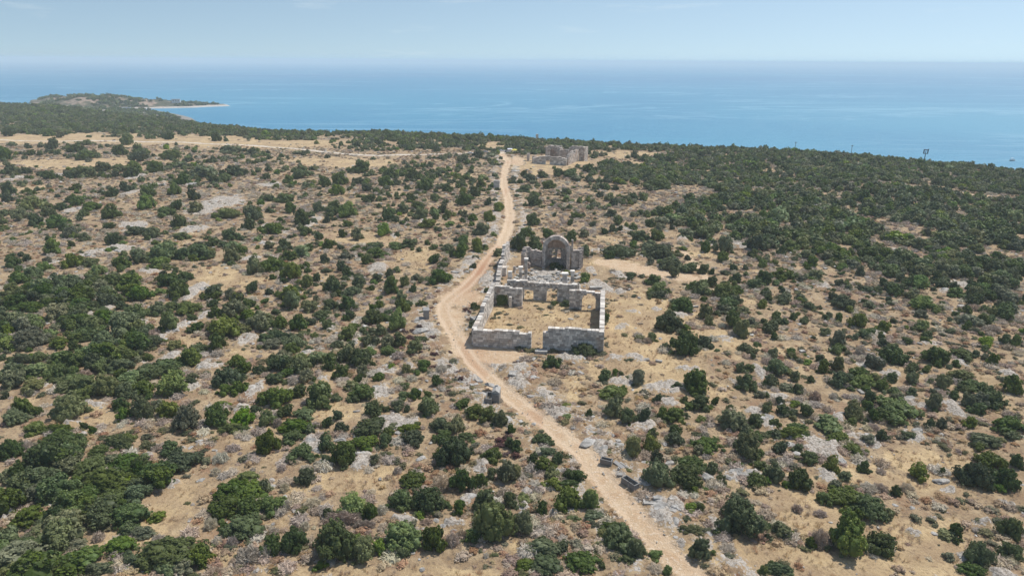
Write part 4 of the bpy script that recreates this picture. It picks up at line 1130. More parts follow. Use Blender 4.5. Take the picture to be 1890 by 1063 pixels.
# ------------------------------------------------------------------ surveyed shrubs (tile units: tile x y w h kind)
BUSH = """1 390 70 320 170 d;1 50 130 160 150 d;1 480 150 150 130 m;1 330 190 130 100 m;1 210 230 120 100 b;1 110 310 150 150 d;1 260 300 140 90 m;1 840 75 270 100 m;1 700 130 160 100 d;1 600 260 280 160 d;1 880 220 260 150 d;1 1000 230 100 180 d;1 770 370 420 190 d;1 920 370 110 130 b;1 620 440 180 130 d;1 220 450 240 170 o;1 150 620 260 180 m;1 200 590 140 100 b;1 380 600 160 200 d;1 480 640 130 150 m;1 240 710 160 100 m;1 790 480 260 150 d;1 600 590 160 120 d;1 880 620 380 220 m;1 1010 740 200 110 o;1 830 840 280 180 m;1 1180 910 480 270 d;1 500 950 340 180 b;1 180 830 300 160 m;1 60 900 180 160 m;1 520 820 200 110 o;1 700 1000 220 110 o;1 1310 210 290 150 d;1 1800 330 200 110 m;1 1660 420 220 150 d;1 1800 450 280 180 m;1 1620 560 240 180 d;1 1800 560 200 160 m;1 1750 700 280 200 d
2 60 80 170 170 d;2 240 30 180 110 d;2 300 150 200 140 m;2 490 80 130 130 m;2 490 180 80 120 d;2 620 170 180 180 d;2 760 80 240 130 m;2 860 190 80 100 o;2 930 60 110 110 m;2 1130 40 190 130 d;2 1430 150 250 230 d;2 1360 30 160 100 d;2 1520 30 150 80 d;2 1730 170 150 120 m;2 1860 50 90 150 m;2 1840 280 170 210 o;2 1720 300 90 90 m;2 340 330 170 130 d;2 30 400 110 120 d;2 70 540 220 160 m;2 665 540 215 170 B;2 820 560 130 180 d;2 505 590 90 80 d;2 1140 350 220 130 d;2 1500 360 180 180 m;2 1620 370 130 120 d;2 1040 500 200 150 m;2 1250 500 250 200 d;2 1480 545 110 120 m;2 1670 510 200 180 m;2 1850 490 110 110 m;2 1730 690 300 300 o;2 550 830 330 300 d;2 760 870 220 200 m;2 880 830 120 150 b;2 1050 780 300 230 b;2 1290 790 190 200 d;2 250 780 190 260 d;2 90 840 180 160 d
3 30 60 100 180 d;3 30 260 110 190 o;3 230 50 160 100 d;3 260 150 140 90 d;3 160 190 100 90 d;3 230 250 150 120 d;3 340 190 100 110 d;3 310 320 150 110 o;3 420 310 110 130 d;3 410 380 200 80 d;3 420 500 240 190 m;3 575 500 160 170 b;3 225 530 100 160 d;3 90 490 150 90 o;3 20 490 60 130 m;3 80 670 170 190 o;3 440 630 120 60 m;3 610 620 190 110 d;3 240 850 280 140 m;3 250 970 230 160 d;3 110 980 180 110 m;3 520 960 250 170 d;3 790 780 260 200 d;3 730 690 170 80 d;3 920 860 160 170 b;3 860 930 160 100 m;3 1060 900 130 90 m;3 1150 1010 90 80 m;3 905 100 150 190 o;3 1020 90 130 130 m;3 1065 185 110 110 d;3 1030 15 70 60 d;3 1205 45 140 110 d;3 1450 90 230 140 m;3 1090 330 230 210 m;3 1310 330 250 180 d;3 1320 230 260 110 m;3 1480 260 110 100 m;3 1540 345 90 80 o;3 1750 110 230 200 o;3 1680 240 110 60 d;3 1820 350 170 120 d;3 1830 240 120 80 m;3 1325 550 120 90 B;3 1390 540 70 90 d;3 1290 640 100 70 d;3 1710 640 370 310 m;3 1330 720 190 90 o;3 1400 860 170 180 m;3 1860 1010 80 90 m
4 70 280 150 190 m;4 260 350 180 160 d;4 120 110 120 100 d;4 490 220 120 160 m;4 250 110 90 70 m;4 340 190 150 110 m;4 200 20 250 60 m;4 560 40 200 110 m;4 650 120 170 100 m;4 770 50 110 80 o;4 730 250 90 90 d;4 600 320 130 90 m;4 860 20 100 90 d;4 1060 20 140 70 d;4 1640 60 240 120 d;4 1820 20 170 70 d;4 1690 210 190 140 d;4 1860 215 110 110 d;4 1580 320 230 200 d;4 1800 345 190 170 d;4 1145 300 150 130 m;4 1300 275 60 70 d;4 640 490 300 190 d;4 800 560 280 200 d;4 660 790 320 300 b;4 870 820 230 180 d;4 590 830 150 180 m;4 140 730 170 130 o;4 10 700 60 200 d;4 330 810 90 90 d;4 960 420 90 110 d;4 1590 890 190 220 m;4 1530 1000 190 100 d;4 1415 720 110 130 d;4 1340 750 140 80 o;4 1830 880 170 140 d;4 1830 700 170 200 m;4 100 1010 220 100 m
5 30 740 60 100 d;5 150 360 260 160 o;5 30 270 100 140 b;5 220 215 140 80 b;5 110 190 130 90 d;5 160 110 200 90 m;5 50 60 120 80 m;5 300 40 150 70 m;5 470 130 160 100 m;5 640 100 180 90 d;5 720 200 150 130 b;5 460 230 120 80 m;5 600 240 110 90 d;5 860 200 130 100 o;5 870 100 90 70 d;5 990 140 150 110 m;5 1130 120 150 100 m;5 1240 110 120 80 m;5 1000 180 110 70 d;5 1350 120 170 110 m;5 1390 190 80 60 d;5 1220 225 150 150 m;5 1085 265 90 70 m;5 1430 260 130 80 d;5 1620 270 270 170 m;5 1580 380 140 130 d;5 1660 130 120 100 d;5 1570 150 90 90 d;5 1540 30 170 70 d;5 1740 45 100 80 d;5 1810 90 110 80 m;5 1560 80 90 60 d;5 340 310 110 80 b;5 700 300 150 90 m;5 520 340 130 80 m;5 630 450 180 130 b;5 520 400 90 80 d;5 400 380 150 90 m;5 920 330 170 90 m;5 1080 370 170 110 m;5 910 400 130 100 b;5 870 460 300 110 m;5 1260 395 120 80 o;5 1370 490 180 150 b;5 1430 420 180 90 m;5 210 580 230 130 b;5 390 590 180 140 m;5 400 480 160 100 m;5 150 490 200 70 m;5 60 570 130 110 m;5 510 650 220 110 m;5 200 690 180 110 o;5 430 710 150 90 o;5 600 740 140 100 m;5 760 700 200 170 o;5 860 540 240 110 m;5 860 610 120 90 m;5 1050 600 230 140 m;5 1230 690 260 190 b;5 1190 550 260 130 m;5 1030 710 170 130 m;5 900 700 120 90 m;5 1640 630 200 160 d;5 1730 510 130 100 m;5 1790 560 120 100 m;5 1870 560 70 110 d;5 1740 710 130 110 m;5 1640 720 110 90 m;5 1400 620 90 60 o;5 450 870 230 200 o;5 130 850 160 140 m;5 60 930 180 130 m;5 210 1000 180 100 m;5 400 1010 230 90 m;5 240 880 90 80 d;5 600 985 60 60 d;5 665 1005 60 80 d;5 850 830 120 100 m;5 890 900 110 100 b;5 1020 870 170 170 o;5 1140 830 110 80 o;5 1220 880 190 150 m;5 1330 940 230 190 o;5 1560 920 190 170 m;5 1760 930 180 140 b;5 1600 830 130 70 m;5 1860 870 90 80 m;5 1690 1000 200 80 m
6 10 180 90 90 b;6 240 70 140 130 m;6 210 30 110 80 d;6 380 110 120 90 o;6 520 100 120 90 m;6 655 90 130 110 m;6 670 170 80 70 d;6 450 170 140 70 d;6 160 230 120 110 m;6 290 220 130 150 m;6 500 245 100 80 m;6 380 220 90 60 d;6 840 190 180 110 d;6 1010 220 140 140 b;6 890 95 90 70 m;6 1060 90 110 130 m;6 840 120 70 60 d;6 960 150 90 50 d;6 650 310 130 110 m;6 700 260 110 70 m;6 580 385 120 70 m;6 130 320 220 90 m;6 90 380 150 80 o;6 230 420 110 90 m;6 300 330 80 60 o;6 800 360 90 80 o;6 860 360 80 90 o;6 900 290 90 90 o;6 840 290 90 60 o;6 960 370 120 100 o;6 1040 350 100 120 o;6 1150 410 130 110 m;6 1190 350 110 60 d;6 400 520 80 80 d;6 525 515 120 110 d;6 640 470 110 110 d;6 750 480 190 140 d;6 620 590 120 110 m;6 770 570 90 110 o;6 840 530 50 50 d;6 1215 540 120 90 m;6 1090 570 80 80 o;6 890 620 110 70 m;6 1310 650 90 100 d;6 1080 685 110 50 d;6 110 510 110 110 m;6 20 560 80 110 m;6 220 590 130 80 d;6 120 640 150 90 d;6 350 620 120 100 o;6 110 780 230 170 m;6 300 730 130 100 d;6 430 760 230 190 m;6 570 770 60 60 m;6 760 740 200 130 m;6 680 690 120 80 o;6 740 640 80 70 d;6 840 865 160 120 m;6 580 910 80 80 d;6 510 960 90 80 d;6 600 1000 110 90 d;6 820 990 260 140 d;6 1070 760 110 70 m;6 1155 750 90 90 m;6 1245 755 70 60 d;6 1250 850 160 150 b;6 1030 840 110 90 o;6 1100 850 60 70 m;6 330 900 180 100 m;6 270 990 260 120 m;6 50 930 130 140 m;6 200 880 130 100 d;6 1330 980 160 110 m;6 1470 980 130 120 o;6 1510 820 120 80 d;6 1600 880 160 110 d;6 1690 910 130 120 m;6 1780 940 130 120 o;6 1860 1000 70 90 d;6 1110 1000 170 80 m;6 1590 105 80 60 d;6 1580 240 70 60 o;6 1790 60 110 90 m
7 295 515 135 100 m;7 545 425 180 115 d;7 1085 15 150 60 d;7 1265 100 170 130 m;7 1430 150 110 110 o;7 1450 210 70 80 o;7 1165 230 210 150 d;7 1610 100 190 120 m;7 1640 60 120 70 m;7 1580 130 140 80 o;7 1640 210 130 130 m;7 1700 260 130 170 o;7 1850 90 90 70 m;7 1290 390 220 180 d;7 1430 370 150 100 d;7 1130 400 80 60 d;7 940 335 90 50 o;7 1030 330 80 70 m;7 870 498 70 36 d;7 690 615 120 100 m;7 760 590 60 60 m;7 800 600 45 45 d;7 855 628 50 35 d;7 940 620 120 160 o;7 755 740 210 120 m;7 750 860 150 150 o;7 860 920 130 120 m;7 985 910 110 110 d;7 1080 770 70 95 d;7 570 885 65 75 d;7 405 915 90 60 b;7 400 835 110 60 m;7 1360 665 210 180 m;7 1400 820 160 130 m;7 1500 790 60 80 d;7 1275 790 60 60 d;7 1110 880 90 100 m;7 1210 910 180 130 m;7 1200 1010 110 80 d;7 1035 1025 70 60 d;7 1740 670 140 130 m;7 1680 560 90 80 m;7 1760 560 110 70 m;7 1775 470 50 50 d;7 1800 380 60 40 m;7 1870 240 60 80 m;7 1650 960 230 170 o;7 1800 950 130 110 m;7 1400 930 100 60 m;7 1610 840 60 40 d;7 1870 650 60 100 d;7 1870 850 70 100 d;7 1740 1020 120 60 m;7 410 85 90 55 m;7 310 78 70 36 m;7 700 165 60 100 m
8 150 50 130 90 m;8 590 80 170 110 d;8 500 40 90 70 d;8 1180 90 190 110 b;8 80 180 90 80 m;8 200 180 60 60 m;8 540 185 70 70 m;8 290 200 50 50 o;8 700 215 130 110 m;8 890 260 120 90 m;8 770 290 130 60 d;8 1160 250 120 90 b;8 1170 320 50 60 d;8 1150 160 100 60 o;8 730 75 70 50 m;8 50 260 130 100 d;8 60 320 60 60 d;8 540 345 130 130 o;8 1045 360 90 60 d;8 1530 215 180 100 o;8 1490 240 70 80 d;8 1640 365 130 90 b;8 1770 350 90 90 m;8 1850 340 90 130 m;8 1810 50 130 90 o;8 1730 90 70 80 o;8 1560 60 130 100 d;8 1700 160 110 80 o;8 60 440 80 110 o;8 90 555 180 130 m;8 40 655 120 100 d;8 220 610 80 110 o;8 330 635 60 70 d;8 430 550 100 100 m;8 535 510 110 150 o;8 215 485 40 40 d;8 800 520 130 110 o;8 965 475 200 140 d;8 1090 560 110 80 d;8 1295 480 220 150 m;8 1480 460 180 90 m;8 1690 505 100 100 m;8 550 650 140 110 d;8 700 600 200 90 m;8 740 660 220 110 m;8 770 770 100 120 d;8 860 690 110 90 m;8 940 630 110 80 d;8 1080 640 110 90 m;8 1310 660 110 120 o;8 1460 610 180 90 o;8 1560 690 200 110 m;8 1490 790 110 150 o;8 1700 800 200 140 m;8 1590 800 120 110 o;8 1390 760 90 80 m;8 1830 690 140 130 d;8 1830 980 260 130 d;8 100 800 80 70 d;8 130 870 120 90 d;8 20 830 70 90 o;8 300 880 110 100 d;8 210 880 90 60 m;8 500 980 260 140 b;8 660 890 160 140 o;8 640 960 100 80 d;8 800 910 110 100 d;8 1020 880 350 200 m;8 1250 810 130 130 o;8 1215 970 80 80 d;8 1300 960 80 100 o;8 60 970 100 80 m;8 240 1000 170 80 m;8 970 755 90 60 m;8 150 700 130 60 o
9 60 60 100 80 d;9 170 65 80 50 d;9 330 100 110 60 d;9 590 80 180 90 m;9 500 100 70 50 d;9 740 40 120 70 m;9 850 50 110 60 m;9 740 90 60 40 d;9 840 90 60 50 d;9 955 80 110 80 d;9 965 25 80 60 b;9 1140 40 110 80 m;9 1330 130 110 80 d;9 1470 80 230 90 m;9 1700 70 160 80 d;9 1640 120 120 60 m;9 1540 120 90 60 d;9 1265 205 90 80 b;9 1400 240 90 90 d;9 1060 300 140 110 b;9 815 225 90 70 d;9 1060 225 110 80 d;9 900 185 80 80 d;9 545 185 90 50 d;9 30 200 100 90 m;9 30 265 80 60 d;9 180 310 200 110 m;9 120 390 130 90 o;9 320 375 110 80 d;9 230 430 110 90 m;9 400 440 130 100 b;9 440 480 70 60 m;9 500 520 110 80 o;9 590 550 90 60 m;9 370 630 130 110 b;9 510 600 50 50 d;9 550 290 120 70 m;9 640 330 140 70 m;9 790 370 130 110 m;9 430 330 100 60 d;9 1190 370 140 80 m;9 1310 440 110 90 m;9 1290 320 90 70 d;9 1420 340 110 80 o;9 1650 380 200 80 m;9 1840 380 130 110 m;9 1820 460 100 80 d;9 960 510 160 70 d;9 1100 525 140 90 m;9 820 570 120 90 d;9 1300 545 130 60 m;9 790 470 90 50 d;9 1160 670 230 150 b;9 1130 740 190 90 m;9 980 700 140 110 m;9 1310 680 130 90 m;9 1430 660 200 120 m;9 1550 590 110 70 d;9 1450 610 130 50 d;9 1660 540 130 90 m;9 1680 690 140 110 o;9 1700 610 110 60 b;9 1770 650 100 70 m;9 850 740 130 90 m;9 500 730 140 110 m;9 640 740 110 70 o;9 60 740 120 90 m;9 190 710 60 60 d;9 300 770 110 80 b;9 210 820 150 100 m;9 690 800 120 90 b;9 1340 840 110 70 d;9 1210 870 200 110 d;9 940 860 130 110 m;9 800 880 120 110 m;9 590 960 170 100 m;9 300 960 170 130 d;9 1000 970 180 120 m;9 1290 950 150 130 m;9 1550 960 150 110 m;9 1680 970 80 90 o;9 1850 920 90 100 d;9 1740 1000 100 80 m;9 1850 770 130 120 m;9 90 860 150 90 m;9 50 930 110 80 m;9 640 870 150 90 m
10 300 80 150 90 m;10 580 130 120 90 m;10 570 210 110 80 b;10 230 130 80 60 m;10 60 110 80 50 d;10 480 150 90 80 d;10 200 270 150 70 m;10 770 40 140 90 m;10 960 90 110 80 m;10 1140 90 90 70 d;10 920 145 110 70 m;10 1240 170 140 90 m;10 1380 190 90 60 m;10 1510 210 70 50 m;10 1590 220 80 70 d;10 1640 150 60 70 m;10 1530 280 120 90 m;10 1300 265 90 60 m;10 1500 145 50 50 d;10 1120 260 90 60 d;10 790 190 90 60 d;10 820 270 110 60 d;10 230 340 90 80 m;10 310 420 130 110 d;10 430 340 90 80 m;10 550 330 110 80 m;10 640 365 150 100 b;10 530 370 120 80 m;10 740 140 90 50 d;10 90 490 170 90 m;10 340 510 100 70 m;10 440 545 70 60 d;10 510 425 60 50 d;10 650 455 80 50 d;10 615 525 65 60 d;10 725 525 90 110 o;10 920 500 110 100 b;10 965 390 110 90 m;10 1015 420 70 50 m;10 1075 350 90 70 m;10 1210 385 120 80 m;10 1170 320 100 60 d;10 1360 350 80 70 d;10 1400 385 70 70 m;10 1300 395 50 60 d;10 1520 385 60 60 o;10 1260 455 130 70 m;10 1770 335 100 70 m;10 1700 290 60 60 d;10 1690 405 90 80 m;10 1660 500 130 90 m;10 1510 580 100 80 b;10 1610 615 110 110 m;10 1500 660 110 90 m;10 1430 670 70 70 m;10 1400 630 110 60 m;10 1300 715 90 70 d;10 1370 760 80 50 m;10 1330 845 180 120 m;10 180 600 90 70 d;10 520 605 80 80 m;10 320 660 150 90 b;10 370 630 90 60 d;10 480 700 70 90 m;10 230 690 130 80 m;10 80 760 190 110 d;10 230 815 150 130 m;10 360 880 110 100 m;10 430 840 70 90 d;10 640 660 60 90 o;10 600 625 60 40 d;10 610 760 90 110 d;10 650 820 90 80 d;10 850 670 180 80 m;10 790 720 90 70 m;10 850 620 160 60 m;10 1000 615 120 60 m;10 1120 600 150 70 m;10 970 810 70 80 m;10 880 855 90 70 m;10 985 910 130 130 b;10 1080 870 80 100 o;10 1145 910 60 100 d;10 540 900 130 130 m;10 740 890 120 110 m;10 690 950 160 80 m;10 230 970 150 120 m;10 430 990 50 70 o;10 1060 1000 100 70 m;10 1780 665 120 60 o;10 1685 940 60 40 d;10 1590 760 60 40 d
11 90 85 50 50 d;11 130 120 90 60 d;11 220 95 90 50 d;11 340 80 100 60 m;11 430 85 140 60 m;11 260 170 120 60 m;11 150 290 120 80 m;11 100 200 120 50 m;11 140 430 110 90 m;11 60 600 130 130 d;11 170 610 120 120 m;11 100 520 110 80 m;11 260 530 100 80 d;11 440 550 110 90 d;11 540 640 90 120 m;11 430 440 50 55 d;11 315 385 35 35 d;11 470 395 110 40 d;11 780 430 90 70 m;11 740 490 70 60 d;11 680 510 60 50 d;11 800 485 50 40 d;11 600 455 60 40 d;11 530 530 80 60 o;11 740 380 100 60 m;11 1090 360 100 70 m;11 900 385 80 40 o;11 1010 450 90 60 m;11 1090 475 80 50 o;11 1175 475 45 50 d;11 930 545 140 80 m;11 1065 545 110 80 d;11 895 605 80 60 b;11 1010 620 150 90 m;11 1110 660 190 120 d;11 790 660 240 90 d;11 730 680 90 60 d;11 1430 520 180 100 m;11 1300 530 140 70 o;11 1430 625 90 90 m;11 1565 620 140 130 m;11 1800 510 140 90 m;11 1800 610 140 110 d;11 1540 340 80 50 d;11 1510 265 160 60 m;11 1640 185 110 50 m;11 1080 165 220 80 m;11 1000 110 70 60 d;11 1850 400 90 80 m;11 1310 420 60 60 o;11 1300 310 70 50 d;11 1180 755 180 100 m;11 1190 810 90 80 d;11 1320 780 140 80 d;11 1420 790 90 70 m;11 1475 790 50 80 d;11 1560 700 110 80 m;11 1630 780 70 60 d;11 1850 750 90 70 m;11 1715 770 45 50 d;11 1060 870 120 80 m;11 1080 940 140 100 b;11 1400 930 150 100 m;11 1340 910 100 70 d;11 1480 880 110 80 d;11 1570 950 180 120 m;11 1640 1010 130 60 d;11 1660 850 100 70 d;11 1790 900 140 80 m;11 1850 840 90 80 m;11 1570 810 90 40 d;11 1640 895 60 50 m;11 1260 1020 150 60 m;11 540 850 100 80 b;11 860 850 40 40 m;11 880 830 90 50 m;11 1860 950 60 70 d;11 960 835 50 30 o;11 1020 725 60 50 o;11 315 765 110 60 d;11 400 810 70 40 m
12 280 600 140 90 m;12 450 610 110 60 m;12 125 650 85 80 d;12 15 610 60 80 m;12 215 710 65 40 m;12 350 740 120 90 m;12 465 685 90 60 m;12 465 740 90 50 m;12 330 460 60 50 d;12 470 470 140 70 m;12 660 495 100 70 m;12 800 655 140 70 m;12 760 715 120 60 m;12 945 705 70 50 d;12 860 740 70 50 m;12 1190 515 60 60 o;12 1220 640 110 60 b;12 1170 750 180 100 b;12 1300 700 140 80 o;12 1160 800 50 35 d;12 1395 640 100 70 m;12 1480 670 50 40 d;12 1660 740 200 70 m;12 1820 730 130 60 m;12 1710 680 80 50 m;12 150 830 150 90 m;12 20 860 100 100 m;12 20 950 50 70 d;12 390 830 150 80 m;12 700 800 80 80 m;12 565 815 40 30 d;12 840 795 70 45 m;12 950 790 140 80 m;12 990 850 90 70 m;12 1080 870 90 70 m;12 540 890 90 60 m;12 865 885 70 70 d;12 830 945 70 60 o;12 1130 910 70 50 d;12 1265 850 80 80 m;12 1510 885 70 50 d;12 1620 865 110 70 m;12 1620 930 110 80 b;12 1430 960 150 80 m;12 1560 980 130 110 o;12 1740 970 130 100 o;12 1810 990 130 80 m;12 1830 830 120 100 m;12 125 945 50 45 d;12 1380 910 80 60 m;12 60 410 90 80 b;12 1330 410 130 60 m;12 560 400 110 70 m;12 1800 570 170 90 d;12 700 580 70 60 m;12 500 340 60 60 m
13 50 380 100 60 d;13 250 335 100 50 m;13 325 385 90 50 m;13 430 395 60 50 o;13 510 340 70 50 d;13 375 465 90 90 d;13 535 500 110 60 d;13 600 550 160 70 m;13 190 480 50 40 d;13 210 530 80 40 d;13 20 540 100 100 m;13 920 435 110 80 m;13 885 360 80 50 m;13 965 368 35 30 d;13 1190 405 40 40 d;13 1240 408 70 50 d;13 1570 415 75 60 m;13 1790 385 60 50 o;13 1495 375 50 40 o;13 625 455 70 40 o;13 850 515 110 70 m;13 1000 560 150 80 d;13 1250 550 200 60 m;13 1700 510 150 60 m
14 379 173 105 59 d;14 497 147 59 55 d;14 139 219 63 42 m;14 25 290 55 72 d;14 173 101 63 50 m;14 594 128 38 25 d;14 370 345 55 46 d;14 510 362 63 63 m"""
DRY = """1 1200 255 110 80;1 1600 180 140 110;1 1570 280 90 80;1 1140 100 130 80;1 1530 660 120 130;1 1580 790 120 90;1 1690 800 110 110;1 1790 900 220 180;1 1550 1010 150 100;1 1660 1030 100 70;1 1370 880 120 110;1 1250 830 100 60;1 1140 770 110 80;1 700 760 110 110;1 580 690 110 80;1 170 90 110 110;1 1050 290 80 70
2 350 250 110 60;2 165 255 90 70;2 430 220 70 60;2 190 385 90 120;2 390 510 150 100;2 1025 260 80 100;2 830 430 100 60;2 210 520 90 100;2 910 550 100 120;2 1350 370 200 150;2 620 650 330 80;2 780 670 200 80;2 920 690 130 80;2 1240 650 120 70;2 1430 770 130 160;2 1500 720 90 130;2 50 880 120 120;2 340 670 90 110;2 110 720 100 80;2 1680 895 60 50;2 780 880 90 90
3 1060 1000 160 110;3 1600 850 180 120;3 700 80 80 60;4 420 770 170 180;4 860 400 130 90;4 780 400 160 100;4 1060 400 120 90;4 860 280 100 70;4 410 590 120 70;4 240 550 100 80;5 590 600 130 90;5 500 500 110 90;5 1860 1020 100 60;6 1350 560 120 90;6 1030 460 130 80;6 1130 630 110 70;6 1360 440 90 50;6 250 650 110 80;6 140 950 90 100;6 1400 740 70 40;7 1550 240 60 50;8 705 420 100 110;8 370 760 110 100;8 800 990 120 80;7 1000 350 90 60;8 500 760 80 60;8 1690 270 170 80;8 1550 110 110 70"""
ROCKS = """1 60 1000 100 80;1 250 1000 120 80;2 770 150 150 60;2 1060 625 130 50;2 1560 470 110 70;2 600 50 100 30;3 1700 290 200 100;3 1440 320 110 80;3 1160 215 70 50;3 890 465 100 60;3 1220 540 120 90;3 1100 660 80 90;3 1000 610 60 50;3 600 80 90 50;3 810 605 80 50;3 670 110 90 60;3 840 665 90 40;3 370 270 60 40;3 1200 810 70 40;4 180 75 90 50;4 220 150 70 40;4 400 95 90 80;4 570 210 90 60;4 700 200 80 50;4 780 30 110 60;4 1240 610 30 28;4 1300 355 130 30;4 480 320 100 40;7 1055 120 50 25;7 990 760 40 26;6 1170 215 60 44;6 1215 240 55 44;6 1255 235 50 40;6 1200 200 50 36;6 1265 310 50 28;6 790 250 70 40;6 330 440 70 50;6 1590 640 70 40;6 730 870 50 18;6 930 545 90 40;6 1060 270 50 40;6 1090 215 24 36;8 1440 500 60 40;8 1075 775 90 44;8 1370 810 120 50;8 1430 880 60 46;8 1030 1000 60 70;8 540 890 110 50;8 1120 1010 80 60;5 800 350 60 36;7 150 760 70 30;9 1170 160 60 34;9 1395 160 60 24;11 1570 560 100 30;11 610 820 40 26
3 700 60 70 36;3 640 90 60 34;3 760 85 60 34;3 745 250 44 26;3 780 300 46 24;3 980 425 50 30;3 905 480 70 40;3 1010 560 60 36;3 1130 690 60 50;3 1180 560 90 50;3 1240 600 70 50;3 660 230 40 22;3 1040 500 44 24;3 1130 600 50 34;3 860 430 60 30"""

LM = [(910, 735, 'the two coffins by the track'), (1117, 850, 'the intact open coffin'), (1165, 893, 'the broken coffin'), (927, 630, 'the left front wall of the courtyard'),
      (1060, 632, 'the right front wall of the courtyard'), (1028, 465, 'the arched apse'), (725, 782, 'the heap of pale rubble'), (668, 840, 'the grey rock ledge'),
      (642, 936, 'the bright yellow-green bush'), (105, 905, 'the white rocky patch'), (190, 765, 'the bare strip of dirt'), (400, 512, 'the wide straw clearing'),
      (315, 945, 'the long bare clearing'), (1372, 873, 'the big pale boulder'), (30, 1050, 'the corner boulders'), (1740, 833, 'the broad sandy clearing'),
      (1727, 953, 'the small white stone'), (787, 590, 'the upright block at the track bend'), (1236, 712, 'the pale gravel patch'), (245, 418, 'the nearer limestone mound'),
      (395, 378, 'the large limestone mound'), (267, 377, 'the round bright green bush'), (1205, 918, 'the rock-cut graves'), (1270, 800, 'the jagged outcrop'),
      (1530, 845, 'the band of tall rocks'), (300, 598, 'the long white outcrop'), (700, 1030, 'the straw ground at the picture edge'), (345, 707, 'the double bright green bush'),
      (580, 560, 'the small dirt paths'), (1400, 960, 'the big round bush by the dead branches'), (1180, 500, 'the bare side path'), (1640, 660, 'the broad leafy bush on the slope'),
      (930, 400, 'the winding upper track'), (1480, 480, 'the open slope'), (590, 405, 'the bright white rock face'), (1670, 765, 'the largest dark bush on the slope'), (540, 840, 'the pebble patch')]
KW = {'d': 'dark green bush', 'm': 'green bush', 'b': 'bright green bush', 'B': 'vivid yellow-green bush', 'o': 'grey-green olive bush', 'g': 'dry grey shrub', 'r': 'pale limestone boulder'}
ORD = ['nearest', 'second nearest', 'third nearest', 'fourth nearest', 'fifth nearest', 'sixth nearest', 'seventh nearest', 'eighth nearest', 'ninth nearest', 'tenth nearest']
def make_labels(items):
    """items: (px, py, w, h, kind) -> label that ranks each thing beside the closest landmark"""
    cells = {}
    for i, (x, y, w, h, k) in enumerate(items):
        best = min(range(len(LM)), key=lambda j: math.hypot((x - LM[j][0]) / 1.3, y - LM[j][1]))
        dx, dy = x - LM[best][0], (y - LM[best][1]) * 1.3
        side = ('right of' if dx > 0 else 'left of') if abs(dx) > abs(dy) else ('in front of' if dy > 0 else 'behind')
        size = 'large ' if w * h > 1500 else ('small ' if w * h < 420 else '')
        cells.setdefault((k, size, side, best), []).append((math.hypot(dx, dy), i))
    out = {}
    for (k, size, side, b_), l in cells.items():
        l.sort()
        for r_, (_, i) in enumerate(l):
            pre = (ORD[min(r_, 9)] + ' ') if len(l) > 1 else ''
            out[i] = f"{pre}{size}{KW[k]} {side} {LM[b_][2]}"
    return [out[i] for i in range(len(items))]

def shrub_pose(px, py, w, h):
    """bounding box in the photograph -> place, width, depth and height on the ground"""
    X, Y, Z = ground_at(px, py + h * 0.46)
    dist = np.sqrt(X ** 2 + Y ** 2 + (CAMH - Z) ** 2)
    dep = Y * math.cos(PITCH) + (CAMH - Z) * math.sin(PITCH)
    ppm = FPX / dep
    a = w / 2 / ppm; hm = h / ppm
    e = np.arctan2(CAMH - Z, Y); se, ce = np.sin(e), np.cos(e)
    b_ = a * 0.9; s = b_ * se
    H = np.sqrt(np.maximum((hm - s) ** 2 - s ** 2, 0)) / ce * np.sign(np.maximum(hm - s, 0))
    Hc = np.clip(H, 0.62 * a, 1.7 * a)
    c = Hc * ce
    b2 = (hm ** 2 - c ** 2) / (2 * hm) / se
    b_ = np.where(H < 0.62 * a, np.clip(b2, 0.42 * a, 1.0 * a), b_)
    return X, Y + b_ * 0.9, a, b_, Hc

spec = parse(BUSH)
arr = np.array([s[:4] for s in spec]); kinds = [s[4] for s in spec]
area = arr[:, 2] * arr[:, 3]
order = np.argsort(-area)
TOP = order[:298]; REST = order[298:]
BX, BY, BA, BB, BH = shrub_pose(arr[:, 0], arr[:, 1], arr[:, 2], arr[:, 3])

PROTO = {}
def proto(kind, cls, var):
    key = (kind, cls, var)
    if key not in PROTO:
        seed = hash_seed(kind) * 100 + {'L': 0, 'M': 30}[cls] + var
        if kind == 'g':
            g_ = twig_geo(2600 if cls == 'L' else 1100, seed, 0.5, 0.011 if cls == 'L' else 0.017)
        elif kind == 'o':
            g_ = crown_geo(7000 if cls == 'L' else 2800, 0.043 if cls == 'L' else 0.07, seed, nl=11, asp=2.0, spread=0.55, low=0.16)
        else:
            g_ = crown_geo(7500 if cls == 'L' else 3000, 0.050 if cls == 'L' else 0.078, seed, nl=13 if cls == 'L' else 8)
        PROTO[key] = geo_mesh('dry_shrub' if kind == 'g' else 'crown', g_, LEAF[kind])
    return PROTO[key]
def hash_seed(k): return 'dmbBogcs'.index(k) + 1
def stems_mesh(seed, tall):
    r = random.Random(seed); mb = MB()
    for i in range(5 if not tall else 3):
        a = 2 * math.pi * i / 5 + r.uniform(0, .8); d = r.uniform(.02, .1); rd = r.uniform(0.025, 0.045) * (1.5 if tall else 1)
        p = [(d * math.cos(a), d * math.sin(a), -0.06)]
        for k in range(1, 4): p.append((p[-1][0] + math.cos(a) * r.uniform(.06, .16), p[-1][1] + math.sin(a) * r.uniform(.06, .16), p[-1][2] + 0.17))
        for (p0, p1), k in zip(zip(p[:-1], p[1:]), range(3)):
            mb.cyl(p0, rd * (1 - .22 * k), rd * (.78 - .22 * k), p1[2] - p0[2], 7, dz=(p1[0] - p0[0], p1[1] - p0[1]))
    return mb.mesh('trunk' if tall else 'stems', M_BARK)
STEM = {0: [stems_mesh(i, False) for i in range(3)], 1: [stems_mesh(i + 9, True) for i in range(3)]}

